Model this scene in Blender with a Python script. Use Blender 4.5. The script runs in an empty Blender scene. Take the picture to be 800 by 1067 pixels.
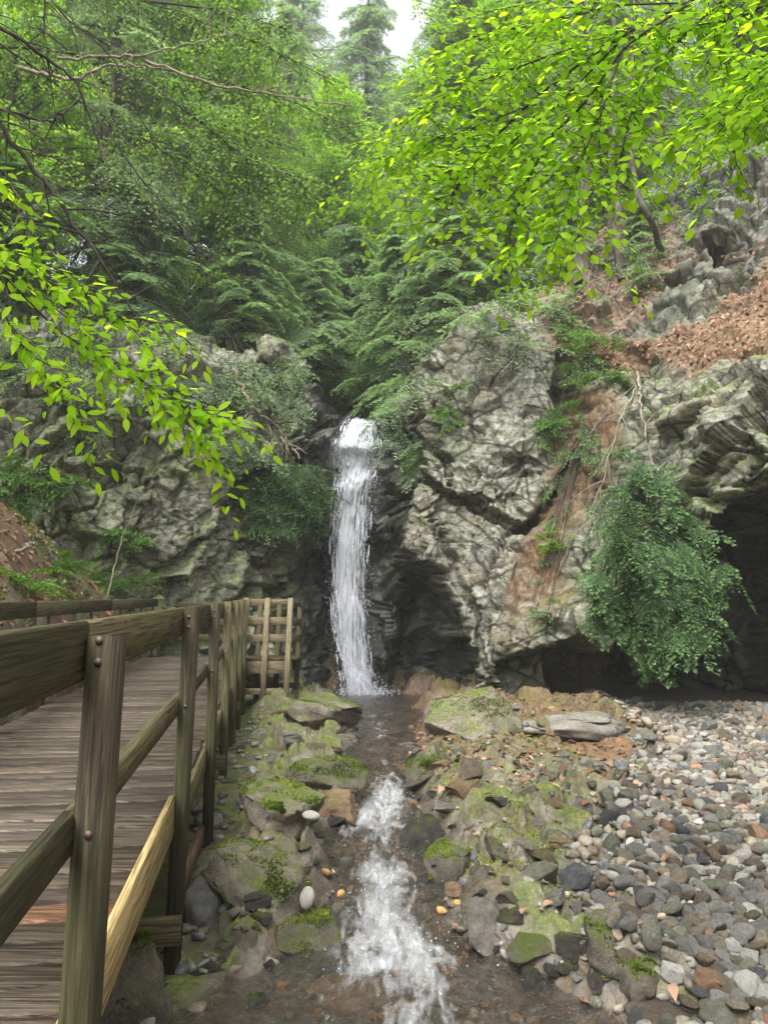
import bpy, bmesh, math, random
import numpy as np
from mathutils import Vector, Matrix
R = math.radians
S = bpy.context.scene
COL = S.collection
random.seed(7)
rng = np.random.default_rng(11)
TH = R(9.0); EYE = 1.6; CT, ST = math.cos(TH), math.sin(TH)

# ------------------------------------------------------------------ helpers
def at(px, py, Y):
    """place where the photograph's pixel meets the distance Y"""
    u = (px - 400) / 800; v = (533.5 - py) / 800
    t = Y / (CT - v * ST)
    return (u * t, Y, EYE + (ST + v * CT) * t)

def to_px(x, y, z):
    dz = z - EYE
    d = y * CT + dz * ST; v = (dz * CT - y * ST) / d
    return 400 + 800 * x / d, 533.5 - 800 * v

def tag(o, label=None, cat=None, group=None, kind=None):
    if label: o['label'] = label
    if cat: o['category'] = cat
    if group: o['group'] = group
    if kind: o['kind'] = kind
    return o

def empty(name, loc, rz=0.0):
    o = bpy.data.objects.new(name, None); COL.objects.link(o)
    o.location = loc; o.rotation_euler = (0, 0, rz); o.empty_display_size = 0.2
    return o

def mesh_np(name, V, F, mat=None, smooth=False, attrs=None):
    """mesh from numpy vertices and a list of equal-size face arrays"""
    me = bpy.data.meshes.new(name)
    V = np.asarray(V, dtype=np.float32).reshape(-1, 3)
    if not isinstance(F, (list, tuple)): F = [F]
    F = [np.asarray(f, dtype=np.int32) for f in F if len(f)]
    nl = sum(f.size for f in F); nf = sum(len(f) for f in F)
    me.vertices.add(len(V)); me.vertices.foreach_set('co', V.ravel())
    me.loops.add(nl); me.polygons.add(nf)
    li = np.concatenate([f.ravel() for f in F])
    tot = np.concatenate([np.full(len(f), f.shape[1], dtype=np.int32) for f in F])
    st = np.concatenate([[0], np.cumsum(tot)[:-1]]).astype(np.int32)
    me.loops.foreach_set('vertex_index', li.astype(np.int32))
    me.polygons.foreach_set('loop_start', st)
    me.polygons.foreach_set('loop_total', tot)
    if smooth: me.polygons.foreach_set('use_smooth', np.ones(nf, dtype=bool))
    me.update(calc_edges=True)
    for k, a in (attrs or {}).items():
        a = np.asarray(a, dtype=np.float32)
        if a.ndim == 1:
            at_ = me.attributes.new(k, 'FLOAT', 'POINT'); at_.data.foreach_set('value', a)
        else:
            if a.shape[1] == 3: a = np.hstack([a, np.ones((len(a), 1), np.float32)])
            at_ = me.attributes.new(k, 'FLOAT_COLOR', 'POINT'); at_.data.foreach_set('color', a.astype(np.float32).ravel())
    if mat: me.materials.append(mat)
    return me

def link(name, me, parent=None, loc=(0, 0, 0), rot=(0, 0, 0), scale=None):
    o = bpy.data.objects.new(name, me); COL.objects.link(o)
    o.location = loc; o.rotation_euler = rot
    if scale is not None: o.scale = scale
    if parent is not None: o.parent = parent
    return o

def grid_faces(nu, nv):
    i = np.arange(nu - 1)[:, None] * nv + np.arange(nv - 1)[None, :]
    i = i.ravel()
    return np.stack([i, i + nv, i + nv + 1, i + 1], 1)

class Geo:
    """collects pieces of one mesh"""
    def __init__(s): s.V = []; s.F = {}; s.n = 0; s.A = []
    def add(s, V, F, a=None):
        V = np.asarray(V, float).reshape(-1, 3)
        for f in (F if isinstance(F, list) else [F]):
            f = np.asarray(f)
            s.F.setdefault(f.shape[1], []).append(f + s.n)
        s.V.append(V); s.n += len(V)
        if a is not None: s.A.append(np.broadcast_to(np.asarray(a, float), (len(V), len(a))))
    def mesh(s, name, mat, smooth=False, attr=None):
        V = np.concatenate(s.V)
        F = [np.concatenate(v) for v in s.F.values()]
        return mesh_np(name, V, F, mat, smooth, {attr: np.concatenate(s.A)} if attr else None)
    def box(s, c, ax, ay, az, bev=0.006):
        """box with bevelled long edges; ax, ay, az: half vectors"""
        c, ax, ay, az = [np.asarray(q, float) for q in (c, ax, ay, az)]
        ly, lz = np.linalg.norm(ay), np.linalg.norm(az)
        by, bz = min(bev / ly, .45), min(bev / lz, .45)
        prof = [(-1, -1 + bz), (-1 + by, -1), (1 - by, -1), (1, -1 + bz), (1, 1 - bz), (1 - by, 1), (-1 + by, 1), (-1, 1 - bz)]
        V = [c + e * ax + p * ay + q * az for e in (-1, 1) for p, q in prof]
        q = np.array([[i, i + 8, (i + 1) % 8 + 8, (i + 1) % 8] for i in range(8)])
        s.add(V, [q, np.array([list(range(8))]), np.array([list(range(15, 7, -1))])])
    def tube(s, P, r, seg=6, cap=True):
        P = np.asarray(P, float); n = len(P)
        r = np.broadcast_to(np.asarray(r, float), (n,))
        T = np.gradient(P, axis=0); T /= np.linalg.norm(T, axis=1)[:, None] + 1e-9
        up = np.array([0.31, 0.17, 0.93])
        A = np.cross(T, up); A /= np.linalg.norm(A, axis=1)[:, None] + 1e-9
        B = np.cross(T, A)
        a = np.arange(seg) / seg * 2 * np.pi
        V = P[:, None, :] + r[:, None, None] * (np.cos(a)[None, :, None] * A[:, None, :] + np.sin(a)[None, :, None] * B[:, None, :])
        F = []
        k = np.arange(seg); k2 = (k + 1) % seg
        for i in range(n - 1):
            F.append(np.stack([i * seg + k, i * seg + k2, (i + 1) * seg + k2, (i + 1) * seg + k], 1))
        s.add(V.reshape(-1, 3), np.concatenate(F))

# ------------------------------------------------------------------ noise
def _h(ix, iy, iz, seed):
    n = (ix.astype(np.int64) * 374761393 + iy.astype(np.int64) * 668265263 + iz.astype(np.int64) * 2147483647 + seed * 144665) & 0x7fffffff
    n = ((n ^ (n >> 13)) * 1274126177) & 0x7fffffff
    n = ((n ^ (n >> 15)) * 2246822519) & 0x7fffffff
    return ((n ^ (n >> 16)) & 0xffff) / 65535.0

def vnoise(x, y, z=None, seed=0):
    x = np.asarray(x, float); y = np.asarray(y, float)
    z = np.zeros_like(x) if z is None else np.asarray(z, float)
    x0, y0, z0 = np.floor(x), np.floor(y), np.floor(z)
    f = lambda t: t * t * t * (t * (t * 6 - 15) + 10)
    u, v, w = f(x - x0), f(y - y0), f(z - z0)
    r = 0
    for a in (0, 1):
        for b in (0, 1):
            for c in (0, 1):
                r = r + _h(x0 + a, y0 + b, z0 + c, seed) * (u if a else 1 - u) * (v if b else 1 - v) * (w if c else 1 - w)
    return r * 2 - 1

def fbm(x, y, z=None, oct=4, seed=0, gain=.5):
    r = 0; a = 1; s = 1; t = 0
    for k in range(oct):
        r = r + a * vnoise(x * s, y * s, None if z is None else z * s, seed + k * 17); t += a; a *= gain; s *= 2.03
    return r / t

def voro(x, y, seed=0, jit=.9):
    """F1, F2, three random numbers of the nearest cell, offset from its centre"""
    x0, y0 = np.floor(x), np.floor(y)
    F1 = np.full(x.shape, 9e9); F2 = F1.copy()
    r = [np.zeros(x.shape) for _ in range(3)]; ox = np.zeros(x.shape); oy = np.zeros(x.shape)
    for a in (-1, 0, 1):
        for b in (-1, 0, 1):
            cx, cy = x0 + a, y0 + b; zz = np.zeros_like(cx)
            dx = x - (cx + .5 + jit * (_h(cx, cy, zz, seed) - .5)); dy = y - (cy + .5 + jit * (_h(cx, cy, zz, seed + 1) - .5))
            d = np.hypot(dx, dy)
            near = d < F1
            F2 = np.where(near, F1, np.minimum(F2, d)); F1 = np.where(near, d, F1)
            for k in range(3): r[k] = np.where(near, _h(cx, cy, zz, seed + 5 + k), r[k])
            ox = np.where(near, dx, ox); oy = np.where(near, dy, oy)
    return F1, F2, r, ox, oy

def voro3(x, y, z, seed=0, jit=.9, box=False):
    x0, y0, z0 = np.floor(x), np.floor(y), np.floor(z)
    F1 = np.full(x.shape, 9e9); F2 = F1.copy()
    r = [np.zeros(x.shape) for _ in range(3)]; o = [np.zeros(x.shape) for _ in range(3)]
    for a in (-1, 0, 1):
        for b in (-1, 0, 1):
            for c in (-1, 0, 1):
                cx, cy, cz = x0 + a, y0 + b, z0 + c
                dx = x - (cx + .5 + jit * (_h(cx, cy, cz, seed) - .5)); dy = y - (cy + .5 + jit * (_h(cx, cy, cz, seed + 1) - .5)); dz = z - (cz + .5 + jit * (_h(cx, cy, cz, seed + 2) - .5))
                d = np.maximum(np.maximum(np.abs(dx), np.abs(dy) * .8), np.abs(dz)) if box else np.sqrt(dx * dx + dy * dy + dz * dz); near = d < F1
                F2 = np.where(near, F1, np.minimum(F2, d)); F1 = np.where(near, d, F1)
                for k in range(3):
                    r[k] = np.where(near, _h(cx, cy, cz, seed + 5 + k), r[k]); o[k] = np.where(near, (dx, dy, dz)[k], o[k])
    return F1, F2, r, o

def sdf(px, py, poly):
    """signed distance in pixels to a traced outline, positive inside"""
    d = np.full(px.shape, 1e9); ins = np.zeros(px.shape, bool); n = len(poly)
    for i in range(n):
        ax, ay = poly[i]; bx, by = poly[(i + 1) % n]
        ex, ey = bx - ax, by - ay
        t = np.clip(((px - ax) * ex + (py - ay) * ey) / (ex * ex + ey * ey + 1e-9), 0, 1)
        d = np.minimum(d, np.hypot(px - ax - t * ex, py - ay - t * ey))
        c = (ay > py) != (by > py)
        ins ^= c & (px < (bx - ax) * (py - ay) / ((by - ay) if by != ay else 1e-9) + ax)
    return np.where(ins, d, -d)

def sst(a, b, x):
    t = np.clip((x - a) / (b - a), 0, 1); return t * t * (3 - 2 * t)

# ------------------------------------------------------------------ materials
class NT:
    def __init__(s, name):
        s.m = bpy.data.materials.new(name); s.m.use_nodes = True
        s.t = s.m.node_tree; s.t.nodes.clear()
        s.out = s.t.nodes.new('ShaderNodeOutputMaterial')
    def n(s, typ, ins=None, **kw):
        nd = s.t.nodes.new('ShaderNode' + typ)
        for k, v in kw.items(): setattr(nd, k, v)
        for k, v in (ins or {}).items():
            sock = nd.inputs[k]
            if isinstance(v, bpy.types.NodeSocket): s.t.links.new(v, sock)
            elif isinstance(v, bpy.types.Node): s.t.links.new(v.outputs[0], sock)
            else: sock.default_value = v
        return nd
    def ramp(s, f, stops, interp='LINEAR'):
        nd = s.n('ValToRGB', {'Fac': f}); cr = nd.color_ramp; cr.interpolation = interp
        while len(cr.elements) < len(stops): cr.elements.new(.5)
        for e, (p, c) in zip(cr.elements, stops):
            e.position = p; e.color = (c, c, c, 1) if isinstance(c, (int, float)) else (*c, 1)
        return nd.outputs[0]
    def mix(s, f, a, b, mode='MIX'):
        nd = s.n('Mix', data_type='RGBA', blend_type=mode)
        for sock, v in ((nd.inputs[0], f), (nd.inputs[6], a), (nd.inputs[7], b)):
            if isinstance(v, bpy.types.NodeSocket): s.t.links.new(v, sock)
            elif isinstance(v, (int, float)): sock.default_value = v if sock == nd.inputs[0] else (v, v, v, 1)
            else: sock.default_value = (*v, 1)
        return nd.outputs[2]
    def math(s, op, a, b=0.0, c=0.0):
        nd = s.n('Math', operation=op)
        for i, v in enumerate((a, b, c)):
            if isinstance(v, bpy.types.NodeSocket): s.t.links.new(v, nd.inputs[i])
            else: nd.inputs[i].default_value = v
        return nd.outputs[0]
    def noise(s, co, sc, det=4, rough=.55, dist=0.0):
        return s.n('TexNoise', {'Vector': co, 'Scale': sc, 'Detail': det, 'Roughness': rough, 'Distortion': dist}).outputs[0]
    def mapping(s, co, sc=(1, 1, 1), rot=(0, 0, 0)):
        return s.n('Mapping', {'Vector': co, 'Scale': sc, 'Rotation': rot}).outputs[0]
    def obj(s): return s.n('TexCoord').outputs['Object']
    def pos(s): return s.n('NewGeometry').outputs['Position']
    def attr(s, name): return s.n('Attribute', attribute_name=name)
    def bump(s, h, st=.4, d=.02, nrm=None):
        ins = {'Height': h, 'Strength': st, 'Distance': d}
        if nrm is not None: ins['Normal'] = nrm
        return s.n('Bump', ins).outputs[0]
    def done(s, col, rough=.9, nrm=None, spec=.3, **kw):
        ins = {'Base Color': col if isinstance(col, bpy.types.NodeSocket) else (*col, 1), 'Roughness': rough, 'Specular IOR Level': spec}
        if nrm is not None: ins['Normal'] = nrm
        ins.update(kw)
        b = s.n('BsdfPrincipled', ins)
        s.t.links.new(b.outputs[0], s.out.inputs[0]); return s.m
    def surf(s, sh): s.t.links.new(sh.outputs[0] if isinstance(sh, bpy.types.Node) else sh, s.out.inputs[0]); return s.m

def rock_material():
    """grey lichen-spotted rock with soil, leaf litter, wet, painted-shade and mossy zones held in the mesh"""
    t = NT('cliff_rock'); p = t.pos()
    z = t.attr('zones'); sep = t.n('SeparateColor', {'Color': z.outputs['Color']})
    soil, lit, wet, moss = sep.outputs[0], sep.outputs[1], sep.outputs[2], z.outputs['Alpha']  # wet also holds the shade painted into cave and recess
    n1 = t.noise(p, .9, 5, .6); n2 = t.noise(p, 6, 6, .7); n3 = t.noise(p, 24, 4, .7)
    base = t.ramp(n1, [(.3, (.075, .071, .058)), (.48, (.145, .141, .117)), (.7, (.22, .213, .178))])
    base = t.mix(t.ramp(n2, [(.42, 0.0), (.60, .8)]), base, (.36, .362, .305))          # pale lichen crust
    base = t.mix(t.ramp(n3, [(.53, 0.0), (.62, .8)]), base, (.055, .052, .042))          # dark specks
    warm = t.noise(p, 1.7, 3, .5)
    base = t.mix(t.ramp(warm, [(.52, 0.0), (.72, .55)]), base, (.22, .165, .10))        # iron-brown tint
    base = t.mix(t.ramp(t.noise(p, 1.1, 4, .6, .5), [(.5, 0.0), (.68, .5)]), base, (.13, .16, .095))  # thin green film
    # seams
    st = t.noise(t.mapping(p, (1.2, 1.2, 4.5), (R(18), R(-24), 0)), 1.6, 5, .65, .6)
    base = t.mix(t.ramp(st, [(.44, 0.0), (.475, .8), (.5, 0.0)]), base, (.05, .046, .038))
    wv = t.n('VectorMath', {0: p, 1: t.n('VectorMath', {0: t.n('TexNoise', {'Vector': p, 'Scale': 1.6, 'Detail': 1.5}).outputs['Color'], 1: (.22, .22, .22)}, operation='MULTIPLY').outputs[0]}, operation='ADD').outputs[0]
    for sc_, w_, k_ in ((.85, .034, .95), (1.7, .030, .8), (3.6, .030, .5)):
        vd = t.n('TexVoronoi', {'Vector': t.mapping(wv, (1, 1, 1.35), (0, R(24), 0)), 'Scale': sc_}, feature='DISTANCE_TO_EDGE').outputs['Distance']
        base = t.mix(t.ramp(vd, [(0, k_), (w_ * .5, k_ * .8), (w_, 0.0)]), base, (.028, .026, .022))
    # wet and dark rock, also the painted shade of cave and recess
    wetshade = t.mix(.85, base, (.02, .021, .021))
    base = t.mix(wet, base, wetshade)
    # moss
    mn = t.noise(p, 3.2, 5, .65)
    mf = t.math('MULTIPLY', moss, t.ramp(mn, [(.4, 0.0), (.56, 1.0)]))
    mcol = t.ramp(t.noise(p, 18, 3, .6), [(.3, (.045, .075, .012)), (.55, (.13, .20, .025)), (.75, (.25, .30, .05))])
    base = t.mix(mf, base, mcol)
    # soil and needles
    sn = t.noise(t.mapping(p, (1, 1, .5)), 14, 5, .7)
    scol = t.ramp(sn, [(.3, (.032, .020, .011)), (.5, (.11, .066, .034)), (.7, (.22, .145, .08))])
    base = t.mix(t.math('MULTIPLY', soil, t.ramp(mn, [(.32, .25), (.5, 1.0)])), base, scol)
    ln = t.n('TexVoronoi', {'Vector': p, 'Scale': 20.0})
    lcol = t.mix(.5, t.ramp(t.n('SeparateColor', {'Color': ln.outputs['Color']}).outputs[0],
                 [(0.1, (.045, .024, .015)), (.5, (.15, .075, .045)), (.75, (.23, .135, .085)), (1, (.33, .23, .165))]), scol)
    base = t.mix(t.math('MULTIPLY', lit, t.ramp(n2, [(.3, .45), (.55, 1.0)])), base, lcol)
    rough = t.ramp(wet, [(0, .93), (1, .32)])
    h = t.math('ADD', t.math('MULTIPLY', n2, .7), t.math('MULTIPLY', n3, .3))
    return t.done(base, rough, t.bump(h, .6, .045), .35)

def ground_material():
    t = NT('stream_bed_rock'); p = t.pos()
    z = t.attr('zones'); sep = t.n('SeparateColor', {'Color': z.outputs['Color']})
    soil, grav, wet, moss = sep.outputs[0], sep.outputs[1], sep.outputs[2], z.outputs['Alpha']
    n1 = t.noise(p, 1.5, 5, .6); n2 = t.noise(p, 9, 6, .7); n3 = t.noise(p, 40, 4, .7)
    base = t.ramp(n1, [(.3, (.065, .053, .038)), (.5, (.13, .112, .084)), (.7, (.21, .19, .15))])
    base = t.mix(t.ramp(n2, [(.45, 0.0), (.65, .6)]), base, (.34, .325, .285))
    base = t.mix(t.ramp(n3, [(.55, 0.0), (.67, .7)]), base, (.05, .045, .036))
    iron = t.noise(p, 2.3, 4, .55)
    base = t.mix(t.ramp(iron, [(.5, 0.0), (.68, .75)]), base, (.20, .115, .055))
    st = t.noise(t.mapping(p, (5, 1.3, 5), (0, 0, R(24))), 1.3, 5, .65, .5)
    base = t.mix(t.ramp(st, [(.42, 0.0), (.465, .85), (.5, 0.0)]), base, (.035, .03, .024))
    base = t.mix(wet, base, t.mix(.62, base, (.035, .027, .018)))
    up = t.n('SeparateXYZ', {'Vector': t.n('NewGeometry').outputs['Normal']}).outputs[2]
    mn = t.noise(p, 3.0, 6, .7)
    mf = t.math('MULTIPLY', t.math('MULTIPLY', moss, t.ramp(mn, [(.38, 0.0), (.55, 1.0)])), t.ramp(up, [(.35, 0.0), (.75, 1.0)]))
    mcol = t.mix(t.ramp(t.noise(p, 2.6, 3, .5), [(.4, 0.0), (.62, .8)]), t.ramp(t.noise(p, 34, 5, .7), [(.3, (.022, .034, .008)), (.52, (.10, .135, .02)), (.72, (.26, .30, .045))]), (.085, .075, .03))
    base = t.mix(mf, base, mcol)
    sn = t.noise(p, 22, 5, .75)
    scol = t.ramp(sn, [(.3, (.035, .02, .011)), (.5, (.14, .075, .036)), (.72, (.29, .17, .09))])
    base = t.mix(t.math('MULTIPLY', soil, t.ramp(mn, [(.3, .35), (.52, 1.0)])), base, scol)
    gcol = t.ramp(t.n('SeparateColor', {'Color': t.n('TexVoronoi', {'Vector': p, 'Scale': 34.0}).outputs['Color']}).outputs[1],
                  [(0, (.03, .026, .02)), (.5, (.075, .064, .048)), (1, (.14, .12, .095))])
    base = t.mix(grav, base, gcol)
    h = t.math('ADD', t.math('MULTIPLY', n2, .7), t.math('MULTIPLY', n3, .3))
    wn = t.math('MULTIPLY', wet, t.ramp(n1, [(.4, .45), (.6, 1.0)]))
    rough = t.math('MULTIPLY', t.ramp(wn, [(0, .9), (1, .2)]), t.ramp(mf, [(0, 1.0), (.2, 1.0)]))
    rough = t.math('MAXIMUM', rough, t.math('MULTIPLY', mf, .9))
    return t.done(base, rough, t.bump(h, .8, .05), .45)

def wood_material(name, dark, mid, light, rot=(0, 0, 0), green=.0, tone=False):
    t = NT(name); p = t.obj()
    # grain runs along each board's own x axis
    g = t.noise(t.mapping(p, (1.6, 22, 22), rot), 1.5, 7, .72, 1.1)
    f = t.noise(t.mapping(p, (3, 120, 120), rot), 1.0, 3, .6)
    w = t.noise(p, 2.2, 4, .6)
    c = t.ramp(g, [(.3, dark), (.5, mid), (.72, light)])
    c = t.mix(t.ramp(f, [(.48, 0.0), (.58, .85)]), c, tuple(q * .35 for q in dark))
    c = t.mix(t.ramp(w, [(.42, 0.0), (.7, .55)]), c, tuple(q * .55 for q in mid))
    if green: c = t.mix(t.ramp(t.noise(p, 1.4, 3, .5), [(.42, 0.0), (.62, green)]), c, (.07, .085, .03))
    k = t.n('TexVoronoi', {'Vector': t.mapping(p, (2.2, 9, 9), rot), 'Scale': 1.0}).outputs[0]
    c = t.mix(t.ramp(k, [(.05, .8), (.1, 0.0)]), c, tuple(q * .4 for q in dark))
    if tone: c = t.mix(1.0, c, t.attr('tone').outputs['Color'], 'MULTIPLY')
    return t.done(c, .5 if tone else .82, t.bump(t.math('ADD', g, t.math('MULTIPLY', f, .8)), .8, .010), .25)
EXPO = 1.7; SUN_E = .8; HAZE = .0016
# ------------------------------------------------------------------ light, sky, camera
S.render.engine = 'CYCLES'
S.render.resolution_x, S.render.resolution_y = 767, 1024
S.cycles.use_denoising = True
S.cycles.max_bounces = 7; S.cycles.diffuse_bounces = 4; S.cycles.glossy_bounces = 3
S.cycles.transmission_bounces = 5; S.cycles.transparent_max_bounces = 24
S.cycles.caustics_reflective = False; S.cycles.caustics_refractive = False
S.cycles.sample_clamp_indirect = 6.0
S.view_settings.view_transform = 'Standard'; S.view_settings.look = 'None'
S.view_settings.gamma = 1.0; S.view_settings.exposure = EXPO
SUN_EL, SUN_AZ = R(54), R(200)          # azimuth clockwise from +Y: high, behind the viewer
W = bpy.data.worlds.new('World'); S.world = W; W.use_nodes = True
wt = W.node_tree; wt.nodes.clear()
sky = wt.nodes.new('ShaderNodeTexSky'); sky.sky_type = 'NISHITA'; sky.sun_disc = False
sky.sun_elevation = SUN_EL; sky.sun_rotation = SUN_AZ
sky.air_density = 1.0; sky.dust_density = 6.0; sky.ozone_density = 1.0
hs = wt.nodes.new('ShaderNodeHueSaturation'); hs.inputs['Saturation'].default_value = .22   # overcast: nearly white
bg = wt.nodes.new('ShaderNodeBackground'); bg.inputs['Strength'].default_value = .15
wo = wt.nodes.new('ShaderNodeOutputWorld')
wt.links.new(sky.outputs[0], hs.inputs['Color']); wt.links.new(hs.outputs[0], bg.inputs['Color']); wt.links.new(bg.outputs[0], wo.inputs[0])
sl = bpy.data.lights.new('sun', 'SUN'); sl.energy = SUN_E; sl.angle = R(16); sl.color = (1, .96, .9)
so = bpy.data.objects.new('sun', sl); COL.objects.link(so)
so.rotation_euler = Vector((-math.sin(SUN_AZ) * math.cos(SUN_EL), -math.cos(SUN_AZ) * math.cos(SUN_EL), -math.sin(SUN_EL))).to_track_quat('-Z', 'Y').to_euler()
cam = bpy.data.cameras.new('camera'); co = bpy.data.objects.new('camera', cam); COL.objects.link(co); S.camera = co
cam.sensor_fit = 'HORIZONTAL'; cam.sensor_width = 36; cam.lens = 36; cam.clip_start = .05; cam.clip_end = 400
co.location = (0, 0, EYE); co.rotation_euler = (R(90) + TH, 0, 0)

M = {'cliff': rock_material(), 'ground': ground_material()}

# ------------------------------------------------------------------ stream and boardwalk lines
WY = [1.0, 3.5, 4.06, 4.5, 4.92, 5.4, 6.1, 6.9, 7.25, 7.7, 11.4, 16.5, 20]
WZ = [-.01, 0, .015, .03, .075, .09, .11, .14, .23, .25, .26, .27, .27]
CY = [1.0, 3.4, 3.9, 4.2, 4.92, 6.1, 7.3, 8.2, 11.0, 13, 15, 17.5, 20]
CX = [.15, .12, .08, .02, 0, -.05, .04, .0, .0, -.02, -.15, -.35, -.35]
CH = [1.0, .92, .72, .50, .36, .33, .24, .30, .48, .6, 1.0, 1.3, 1.0]
def water_z(Y): return np.interp(Y, WY, WZ)
def rail_x(Y): return -.462 - .149 * Y          # outer railing line, runs away to the left
def deck_z(Y): return .56 + .048 * Y

def ground_z(x, y):
    c, h, w = np.interp(y, CY, CX), np.interp(y, CY, CH), water_z(y)
    c = c + .16 * fbm(x * 0 + 3.1, y * .8, seed=3, oct=3)
    h = h * (1 + .50 * sst(3.7, 4.7, y) * fbm(x * .0 + np.sign(x - c) * 7, y * 1.6, seed=4, oct=3))
    d = np.abs(x - c) - h                          # distance outside the channel
    base = np.interp(y, [1, 3.4, 5, 8.4, 10.5, 12.5, 17], [.05, .09, .21, .33, .41, .47, .6])
    right = x > c
    # right side: ledges, then the cobble bar
    bx = np.interp(y, [1, 3.9, 5, 6.5, 9, 11.5, 20], [1.2, 1.2, 1.3, 2.0, 3.0, 3.6, 4.2])
    led = sst(.0, .35, d) * (1 - sst(-.2, .5, x - bx))
    lr = .13 + .10 * fbm(x * .8, y * .5, seed=8, oct=3)
    # left side: ledge between stream and boardwalk
    lx = rail_x(y) + .25
    ledl = sst(.0, .30, d) * sst(-.12, .3, x - lx)
    z = base * .8 + np.where(right, led * lr * .8, ledl * (.09 + .13 * fbm(x, y * .6, seed=9, oct=3)))
    z = z - np.where(right, 0, (1 - sst(-.3, .25, x - lx)) * np.interp(y, [3, 5, 9, 13], [.25, .26, .18, .12]))
    # tilted broken plates
    ca, sa = math.cos(R(24)), math.sin(R(24))
    rx, ry = x * ca + y * sa, -x * sa + y * ca
    wx, wy = rx + .12 * fbm(x * 2, y * 2, seed=21), ry + .18 * fbm(x * 2, y * 2, seed=22)
    rough = np.where(right, led, ledl)
    for sc, am, ti, sd in ((1.1, .20, .40, 31), (2.6, .13, .50, 41), (6.5, .05, .45, 51), (15, .018, .4, 56)):
        F1, F2, r, ox, oy = voro(wx * sc, wy * sc * .55, sd)
        pl = am * (r[0] - .5) * 1.3 + (ti * (r[1] - .75) * ox + ti * (r[2] - .5) * oy) / sc
        pl = pl - am * .55 * (1 - sst(0, .10, F2 - F1))
        z = z + pl * (rough * 1.0 + .035)
    # channel
    bed = w - .10 - .05 * (fbm(x * 2.3, y * 2.3, seed=61) + .3)
    k = sst(-.16, .17, d)
    z = bed * (1 - k) + np.maximum(z, w + .015 + .0 * d) * k
    # left bank climbing behind the boardwalk
    lb = rail_x(y) - 1.62
    cap = np.interp(y, [4, 7, 9, 14, 18], [2.4, 3.05, 3.3, 2.6, 2.2])
    t = np.maximum(0, lb - x + .16 * fbm(x, y, seed=71))
    F1, F2, r, ox, oy = voro(x * 1.4, y * 1.1, 75)
    up = cap * (1 - np.exp(-t * 1.7)) + .14 * (r[0] - .5) * sst(0, .5, t)
    z = z + up * sst(0, .3, t)
    z = z + .020 * fbm(x * 5, y * 5, seed=81, oct=4) + .008 * fbm(x * 22, y * 22, seed=82, oct=3)
    return z

gx = np.unique(np.concatenate([np.arange(-9, -2.2, .06), np.arange(-2.2, 2.4, .02), np.arange(2.4, 9.6, .045)]))
gy = 1.0 * np.exp(np.arange(0, math.log(19.5), .0062))
GX, GY = np.meshgrid(gx, gy, indexing='ij')
GZ = ground_z(GX, GY)
lb_ = rail_x(GY) - 1.62
t_ = lb_ - GX
dch = np.abs(GX - np.interp(GY, CY, CX)) - np.interp(GY, CY, CH)
bxx = np.interp(GY, [1, 3.9, 5, 6.5, 9, 11.5, 20], [1.2, 1.2, 1.3, 2.0, 3.0, 3.6, 4.2])
grav = sst(-.3, .2, GX - bxx + .3 * fbm(GX * 1.5, GY * 1.5, seed=91)) * (GX > 0)
wet = 1 - sst(-.05, .30, dch + .22 * fbm(GX * 2, GY * 2, seed=92))
wet = np.maximum(wet, (1 - sst(.0, .10, GZ - water_z(GY))) * (GX < .5))
moss = sst(.05, .25, dch) * (.60 + .5 * sst(-.2, .4, fbm(GX * .9, GY * .7, seed=93))) * (1 - grav)
bm_ = sst(-.16, .10, fbm(GX * .8, GY * .8, seed=95, oct=4))
moss = np.where(t_ > 0, .35 + .65 * bm_, np.where(GX < 0, np.minimum(1, moss * 1.5), moss))
soil = np.where(t_ > .1, .85 * (1 - bm_), 0)
soil = np.maximum(soil, .9 * sst(.55, .9, np.exp(-(((GX - 2.6) / 1.1) ** 2 + ((GY - 9.3) / 1.5) ** 2))))
soil = np.maximum(soil, .55 * sst(7.5, 10, GY) * (GX > .4) * (1 - grav))
me = mesh_np('stream_bed', np.stack([GX, GY, GZ], -1).reshape(-1, 3), grid_faces(len(gx), len(gy)), M['ground'], True,
             {'zones': np.stack([soil, grav, wet, moss], -1).reshape(-1, 4)})
tag(link('stream_bed', me), kind='structure')

# the valley floor reaching on behind and beside the camera
def far_z(x, y): return -.35 + .55 * np.maximum(0, np.abs(x) - 7) + .9 * np.maximum(0, -y - 6) * .2 + .6 * fbm(x * .2, y * .2, seed=97)
fx, fy = np.meshgrid(np.linspace(-60, 60, 90), np.linspace(-45, 12, 50), indexing='ij')
me = mesh_np('forest_floor', np.stack([fx, fy, np.where((np.abs(fx) < 10) & (fy > 0), -.9, far_z(fx, fy))], -1).reshape(-1, 3), grid_faces(90, 50), M['ground'], True,
             {'zones': np.tile(np.array([[.9, 0, 0, .4]]), (4500, 1))})
tag(link('forest_floor', me), kind='structure')

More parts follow.
